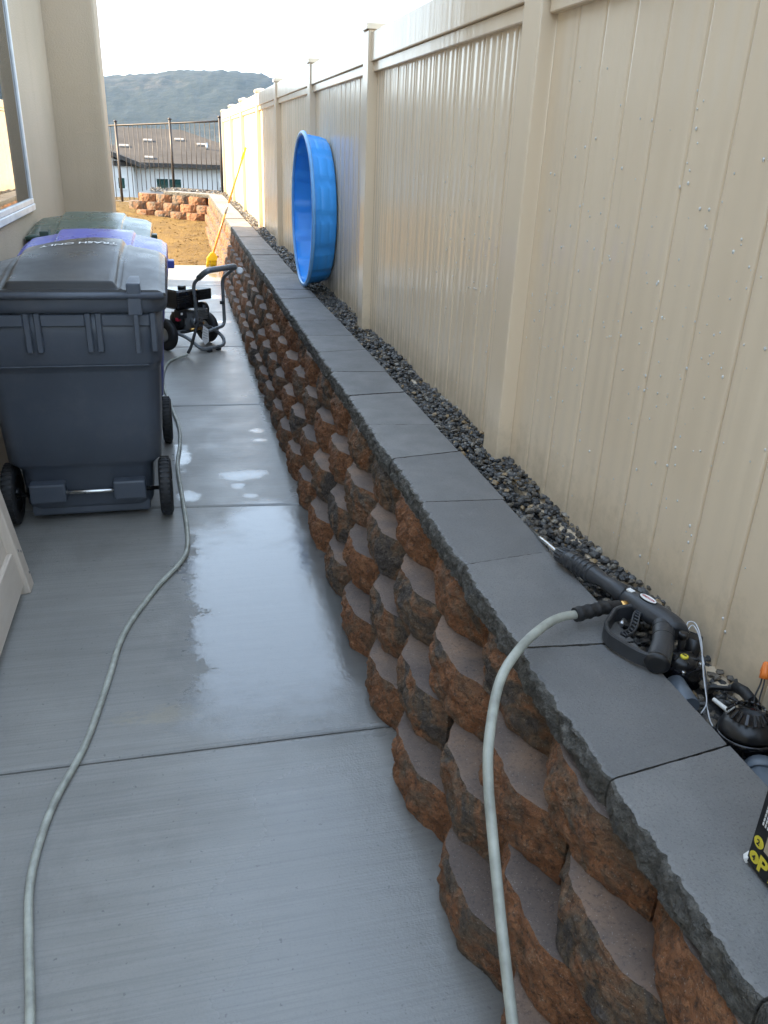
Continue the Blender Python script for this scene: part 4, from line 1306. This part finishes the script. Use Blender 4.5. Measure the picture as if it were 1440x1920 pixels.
# ---- spray gun lying on its side on the caps
def make_gun():
    root = empty('spray_gun', (.93, 1.35, .66), 'black pressure washer spray gun lying on the cap stones', 'spray gun')
    G = lambda m, n, mat=M['gun'], p=root: m.build(n, mat, p)
    z = .692
    G(MB().tube([(.905, 1.86, .648), (.884, 1.635, .685)], .0058, 12), 'wand', M['steel'])
    m = MB().tube([(.8835, 1.642, .686), (.886, 1.632, .686), (.892, 1.602, .688), (.8935, 1.597, .688)], [.012, .0185, .0195, .016], 16)
    for q in range(14):
        a = 2 * pi * q / 14
        m.tube([Vector((.8865, 1.630, .686)) + Vector((cos(a) * .0187, 0, sin(a) * .0187)), Vector((.8915, 1.605, .688)) + Vector((cos(a) * .0197, 0, sin(a) * .0197))], .0022, 5)
    G(m, 'collar')
    ax = [Vector((.893, 1.600, .688)), Vector((.899, 1.575, .689)), Vector((.9165, 1.507, .691)), Vector((.924, 1.472, .692)), Vector((.930, 1.448, .692)), Vector((.9415, 1.398, .693))]
    G(MB().tube([ax[0], ax[0].lerp(ax[1], .2), ax[1], ax[2], ax[3], ax[4], ax[5]], [.018, .022, .0225, .0215, .0165, .0195, .0215], 20), 'barrel')
    for i in range(5):
        p = ax[1].lerp(ax[2], i / 4.5); d = (ax[2] - ax[1]).normalized() * .003
        G(MB().tube([p - d, p - d * .6, p + d * .6, p + d], [.0222, .0242, .0242, .0222], 20), 'barrel_ring')
    for p, off in ((ax[1].lerp(ax[2], .1), (-.012, 0, .019)), (ax[1].lerp(ax[2], .75), (-.012, 0, .019)), (ax[5], (-.004, 0, .022))):
        G(MB().lathe([(.0034, 0), (.0034, .0012)], 10, Matrix.Translation(p + Vector(off))), 'screw', M['black'])
    bd = spline([(.9405, 1.402, .693), (.948, 1.372, .694), (.958, 1.330, .694), (.970, 1.290, .692), (.975, 1.262, .688), (.972, 1.245, .684)], 6)
    n = len(bd)
    G(MB().tube(bd, [.0205 + .008 * smooth(0, .35, i / n) + .003 * smooth(.5, .8, i / n) - .012 * smooth(.86, 1.0, i / n) for i in range(n)], 20, flat=.85), 'body')
    gp = spline([(.966, 1.282, .690), (.948, 1.252, .690), (.925, 1.216, .688), (.898, 1.182, .684), (.884, 1.166, .682)], 5)
    n = len(gp)
    G(MB().tube(gp, [.0235 - .002 * sin(pi * i / n) + .003 * (i / n) for i in range(n)], 18, flat=.90), 'handle')
    G(MB().tube([gp[-1], gp[-1] + Vector((-.006, -.007, -.001)), gp[-1] + Vector((-.009, -.011, -.001))], [.0262, .0255, .018], 18, flat=.9), 'handle_end', M['black'])
    for i in range(4):
        p = gp[4 + i * 4]
        d = (gp[5 + i * 4] - gp[3 + i * 4]).normalized() * .002
        G(MB().tube([p - d, p + d], .0232, 18, flat=.90), 'handle_groove', M['black'])
    # guard: a flat band standing on edge
    path = fillet([(.936, 1.352), (.888, 1.350), (.845, 1.312), (.826, 1.278), (.829, 1.255), (.858, 1.196), (.884, 1.158), (.893, 1.160)] and [Vector((x, y, 0)) for x, y in ((.936, 1.352), (.888, 1.350), (.832, 1.292), (.826, 1.258), (.853, 1.192), (.884, 1.160))], .014, 5)
    rings = []
    for i, p in enumerate(path):
        t = (path[min(i + 1, len(path) - 1)] - path[max(i - 1, 0)]).normalized(); nn = Vector((-t.y, t.x, 0))
        w = .0048; f = i / len(path)
        h0, h1 = .664 + .001 * f, .700 - .004 * f
        rings.append([Vector((p.x, p.y, h0)) + nn * w, Vector((p.x, p.y, h1 - .003)) + nn * w, Vector((p.x, p.y, h1)) + nn * w * .5, Vector((p.x, p.y, h1)) - nn * w * .5, Vector((p.x, p.y, h1 - .003)) - nn * w, Vector((p.x, p.y, h0)) - nn * w])
    G(MB().rings(rings, smooth=False), 'trigger_guard')
    # trigger: lattice bar
    ta = spline([(.937, 1.330, .694), (.922, 1.318, .694), (.903, 1.292, .693), (.880, 1.266, .691), (.856, 1.255, .690)], 5)
    m = MB()
    rails = []
    for s in (-1, 1):
        rail = []
        for i, p in enumerate(ta):
            t = (ta[min(i + 1, len(ta) - 1)] - ta[max(i - 1, 0)]).normalized(); nn = Vector((-t.y, t.x, 0))
            rail.append(p + nn * s * .0065)
        rails.append(rail); m.tube(rail, .0022, 6, flat=2.4)
    for i in range(0, len(ta), 2):
        m.tube([rails[0][i], rails[1][min(i + 1, len(ta) - 1)]], .0016, 5, flat=2.4)
    G(m, 'trigger')
    G(MB().tube([(.893, 1.318, .684), (.876, 1.300, .684)], .005, 8), 'trigger_lock', M['chrome'])
    # badge and sticker on the upper side
    bc = Vector((.9565, 1.338, .7195)); u = Vector((.27, -.96, 0)).normalized(); v = Vector((u.y * -1, u.x, 0))
    tilt = Vector((-.12, -.03, 1)).normalized()
    def badge(a, b, k): return bc + u * a + v * b + Vector((0, 0, k - (.12 * -(u * a + v * b).x * -1) * 0))
    for nm, ra, rb, k, mt in (('badge_rim', .0235, .0112, .0000, M['ink']), ('badge', .0220, .0098, .0012, M['paper'])):
        mm = MB().rings([[badge(ra * cos(2 * pi * q / 28), rb * sin(2 * pi * q / 28), k - .006) for q in range(28)], [badge(ra * cos(2 * pi * q / 28), rb * sin(2 * pi * q / 28), k) for q in range(28)]], smooth=False)
        bo = G(mm, nm, mt)
    text_mesh('SIMPSON', .0088, lambda a, b: badge(a, b, .0017), 'badge_lettering', M['red_ink'], bo, True, .0002, 1.0)
    sc = Vector((.9425, 1.387, .7150))
    G(MB().rings([[sc + u * a + v * b - Vector((0, 0, .004)) for a, b in ((-.008, -.006), (.008, -.006), (.008, .006), (-.008, .006))], [sc + u * a + v * b for a, b in ((-.008, -.006), (.008, -.006), (.008, .006), (-.008, .006))]], smooth=False), 'sticker', M['paper'])
    # inlet: brass nut and ribbed boot of the hose
    G(MB().tube([(.932, 1.366, .690), (.906, 1.367, .690)], .0112, 6), 'inlet_nut', M['brass'])
    m = MB()
    pts, rr = [], []
    A, Bq = Vector((.907, 1.3668, .690)), Vector((.790, 1.3475, .690))
    for i in range(41):
        t = i / 40
        pts.append(A.lerp(Bq, t) + Vector((0, 0, .002 * sin(pi * t)))); rr.append(.0125 + .0035 * t + (.0017 if (i % 8) in (3, 4, 5) and t > .15 else 0))
    m.tube(pts, rr, 18)
    G(m, 'hose_boot', M['rubber'])
make_gun()

# ---- irrigation parts in the gravel
def wire(root, name, pts, mat, r=.0014):
    return MB().tube(spline(pts, 7), r, 6).build(name, mat, root)

def make_valve():
    c = Vector((.958, 1.188, .630))
    root = empty('irrigation_valve', c, 'small black irrigation valve with yellow disc beside the spray gun handle', 'valve')
    V = lambda m, n, mat=M['black_gloss'], p=root: m.build(n, mat, p)
    T = Matrix.Translation(c) @ Matrix.Rotation(R(20), 4, 'Z')
    V(MB().rings([[T @ Vector((x * s, y * s, zz)) for x, y in ((-.038, -.024), (-.026, -.036), (.026, -.036), (.038, -.024), (.038, .024), (.026, .036), (-.026, .036), (-.038, .024))] for s, zz in ((.92, -.03), (1, -.026), (1, .020), (.95, .025))], smooth=False), 'body')
    V(MB().lathe([(.030, .0), (.030, .034), (.026, .040), (.010, .043)], 20, T), 'bonnet', M['black'])
    for i in range(6):
        a = 2 * pi * i / 6
        V(MB().box((.006, -.002, .034), (.029, .002, .0425), .001, T @ Matrix.Rotation(a, 4, 'Z')), 'bonnet_rib', M['black'])
    for x, y in ((-.028, -.026), (.028, -.026), (.028, .026), (-.028, .026)):
        V(MB().lathe([(.0050, .018), (.0050, .0275), (.0030, .0295)], 10, T @ Matrix.Translation((x, y, 0))), 'screw', M['steel'])
    d = V(MB().lathe([(.0085, .040), (.0085, .0455), (.007, .0465)], 18, T @ Matrix.Translation((-.004, -.006, 0))), 'label_disc', M['yellow_ink'])
    V(MB().box((-.005, -.010, .0463), (-.001, .0, .0470), 0, T), 'disc_mark', M['ink'], d)
    V(MB().lathe([(.0075, .02), (.0075, .060), (.006, .062), (.006, .068), (.0105, .069), (.0105, .078), (.008, .080)], 12, T @ Matrix.Translation((.018, .020, 0))), 'bleed_screw', M['black'])
    V(MB().tube([(1.012, 1.232, .60), (1.014, 1.234, .682)], [.017, .016], 16), 'solenoid', M['black'])
    V(MB().tube([(.925, 1.155, .630), (.915, 1.085, .626)], .022, 16), 'pipe_stub', M['pvc'])
make_valve()

def make_wires():
    root = empty('valve_wires', (.98, 1.15, .62), 'thin black and white wires looping from valve into gravel', 'wire')
    wire(root, 'wire', [(1.000, 1.250, .690), (1.012, 1.262, .700), (1.018, 1.245, .705), (1.008, 1.205, .690), (.990, 1.165, .665), (.968, 1.120, .650), (.945, 1.075, .640), (.925, 1.060, .628)], M['wire_white'])
    wire(root, 'wire', [(1.000, 1.244, .685), (1.006, 1.240, .690), (1.010, 1.215, .690), (.996, 1.172, .668), (.976, 1.128, .655), (.945, 1.072, .640), (.918, 1.025, .640), (.902, .992, .652)], M['wire_black'])
    wire(root, 'wire', [(1.002, 1.247, .688), (1.016, 1.252, .698), (1.012, 1.222, .694), (.998, 1.180, .672), (.980, 1.135, .655), (.950, 1.082, .640), (.922, 1.032, .640), (.905, 1.000, .650)], M['wire_white'])
make_wires()

def make_canister():
    c = Vector((.955, .965, .610))
    root = empty('sprinkler_valve_head', c, 'round black ribbed valve canister in the gravel with wires', 'valve')
    V = lambda m, n, mat=M['black_gloss'], p=root: m.build(n, mat, p)
    T = Matrix.Translation(c) @ Matrix.Rotation(R(-7), 4, 'X')
    V(MB().lathe([(.048, -.02), (.050, .0), (.050, .030), (.053, .033), (.053, .040), (.050, .043)], 32, T), 'body')
    V(MB().lathe([(.050, .045), (.051, .050), (.046, .060), (.036, .072), (.030, .074), (.029, .071), (.004, .071)], 32, T), 'lid', M['black'])
    for i in range(16):
        V(MB().box((.034, -.0032, .0), (.038, .0032, .021), .001, T @ Matrix.Rotation(2 * pi * i / 16, 4, 'Z') @ Matrix.Translation((.0125, 0, .0525)) @ Matrix.Rotation(R(-42), 4, 'Y')), 'lid_rib')
    for i in range(20):
        V(MB().box((.0505, -.004, .012), (.0525, .004, .016), .0005, T @ Matrix.Rotation(2 * pi * i / 20, 4, 'Z')), 'band_tab', M['chrome'] if i % 5 == 0 else M['black'])
    wire(root, 'wire', [(.998, 1.010, .665), (1.004, 1.024, .682), (1.018, 1.034, .702), (1.026, 1.042, .716)], M['wire_black'], .0016)
    wire(root, 'wire', [(1.000, 1.006, .665), (1.010, 1.018, .684), (1.022, 1.030, .704), (1.030, 1.040, .716)], M['wire_black'], .0016)
    n = MB().tube([(1.026, 1.038, .712), (1.030, 1.043, .722), (1.036, 1.050, .738), (1.037, 1.051, .740)], [.0085, .0082, .0058, .0045], 10)
    for i in range(8):
        a = 2 * pi * i / 8
        n.tube([Vector((1.030, 1.043, .722)) + Vector((cos(a) * .008, sin(a) * .008, 0)), Vector((1.036, 1.050, .738)) + Vector((cos(a) * .0055, sin(a) * .0055, 0))], .0012, 4)
    V(n, 'wire_nut', M['orange'])
    wire(root, 'wire', [(.972, 1.000, .660), (.985, 1.012, .664), (1.000, 1.010, .664), (1.010, .990, .66)], M['wire_red'], .0015)
    wire(root, 'wire', [(.990, 1.070, .650), (1.004, 1.040, .652), (1.006, 1.015, .662), (1.012, .985, .655), (1.015, .95, .64)], M['wire_black'], .003)
    V(MB().tube([(1.018, 1.092, .655), (1.014, 1.062, .666), (1.008, 1.030, .668)], [.0105, .011, .0105], 12), 'splice_tube', M['rubber'])
    wire(root, 'wire', [(1.015, 1.09, .652), (1.006, 1.110, .640), (.990, 1.125, .634), (.972, 1.120, .630)], M['wire_black'], .0055)
    wire(root, 'wire', [(1.000, .975, .665), (1.016, .985, .70), (1.030, .970, .712), (1.035, .945, .700), (1.03, .92, .66)], M['wire_black'], .0015)
    wire(root, 'wire', [(1.004, .962, .660), (1.018, .968, .690), (1.032, .950, .700), (1.034, .925, .680), (1.02, .90, .64)], M['wire_black'], .0015)
    wire(root, 'wire', [(.998, .945, .650), (1.008, .930, .655), (1.000, .905, .648), (.985, .885, .630)], M['wire_white'], .0015)
make_canister()

tag(MB().tube([(.950, 1.066, .655), (.962, 1.030, .650), (.970, .99, .640)], [.004, .005, .005], 8).build('marker_stake', M['white']), 'thin white plastic stake in the gravel by the black canister', 'stake')

def make_pipe():
    root = empty('pvc_pipe', (.915, .87, .62), 'grey plastic pipe end in the gravel behind the carton', 'pipe')
    MB().tube([(.945, .905, .622), (.905, .845, .620), (.87, .78, .615)], .026, 20).build('pipe', M['pvc'], root)
    MB().tube([(.948, .910, .622), (.934, .888, .6215)], .030, 20).build('collar', M['pvc'], root)
make_pipe()

# ---- printed carton on the caps at the right edge
def make_carton():
    x0, x1, y0, y1, z0, z1 = .758, .985, .43, .708, CAP_Z + .003, CAP_Z + .30
    root = empty('carton', ((x0 + x1) / 2, (y0 + y1) / 2, z0), 'black and tan printed carton standing on the cap at the right edge', 'box')
    MB().box((x0, y0, z0), (x1, y1, z1), .003).build('box', M['ink'], root)
    fx = x0 - .0006
    def face(pts, name, mat, k=0.0):   # thin print on the side facing the path
        r0 = [Vector((fx - k, y, z)) for y, z in pts]
        return MB().rings([[p + Vector((.0008, 0, 0)) for p in r0], r0], smooth=False).build(name, mat, root)
    face([(y1 - .027, z0 + .046), (y0 + .02, z0 + .046), (y0 + .02, z1 - .03), (y1 - .027, z1 - .03)], 'tan_panel', M['carton'])
    cy, cz = y1 - .078, z0 + .098
    ov = face([(cy + .036 * cos(2 * pi * k / 32), cz + .036 * sin(2 * pi * k / 32)) for k in range(32)], 'oval_border', M['ink'], .0006)
    face([(cy + .0335 * cos(2 * pi * k / 32), cz + .0335 * sin(2 * pi * k / 32)) for k in range(32)], 'oval_label', M['paper'], .0012)
    F = lambda cy_, cz_, k=.0016: (lambda u, v: Vector((fx - k, cy_ - u, cz_ + v)))
    text_mesh('PRO', .038, F(y1 - .066, z0 + .023), 'lettering', M['yellow_ink'], root, True, .0012, 1.25)
    for i, (zz, s) in enumerate(((.022, '4'), (.051, '2'))):
        face([(y1 - .0155 + .0095 * cos(2 * pi * k / 24), z0 + zz + .0095 * sin(2 * pi * k / 24)) for k in range(24)], 'round_mark', M['yellow_ink'], .0006)
        text_mesh(s, .013, F(y1 - .0155, z0 + zz), 'mark_lettering', M['ink'], root, True, .0004)
    for j in range(3):
        for i in range(16):
            zz = z0 + .082 + i * .0075
            face([(y1 - .012 - j * .005, zz), (y1 - .0142 - j * .005, zz), (y1 - .0142 - j * .005, zz + .0055), (y1 - .012 - j * .005, zz + .0055)], 'small_print', M['paper'], .0004)
    # crushed white corner
    MB().ico((x0 + .002, y1 - .001, z0 + .005), (.006, .005, .012), .3, random.Random(1)).build('torn_corner', M['paper'], root)
make_carton()

# ---- air: thin haze over the whole valley
def make_haze():
    t = bpy.data.materials.new('haze'); t.use_nodes = True
    n = t.node_tree.nodes
    for x in list(n):
        if x.type != 'OUTPUT_MATERIAL': n.remove(x)
    pv = n.new('ShaderNodeVolumePrincipled')
    pv.inputs['Color'].default_value = (0.26, 0.54, 1.0, 1)
    pv.inputs['Density'].default_value = HAZE
    pv.inputs['Anisotropy'].default_value = 0.0
    out = [x for x in n if x.type == 'OUTPUT_MATERIAL'][0]
    t.node_tree.links.new(pv.outputs[0], out.inputs['Volume'])
    o = MB().box((-1320, -1320, -30), (1320, 1320, 96)).build('haze', t)
    tag(o, 'thin pale haze filling the air over the valley', 'haze', kind='stuff')
HAZE = 0.00012
make_haze()
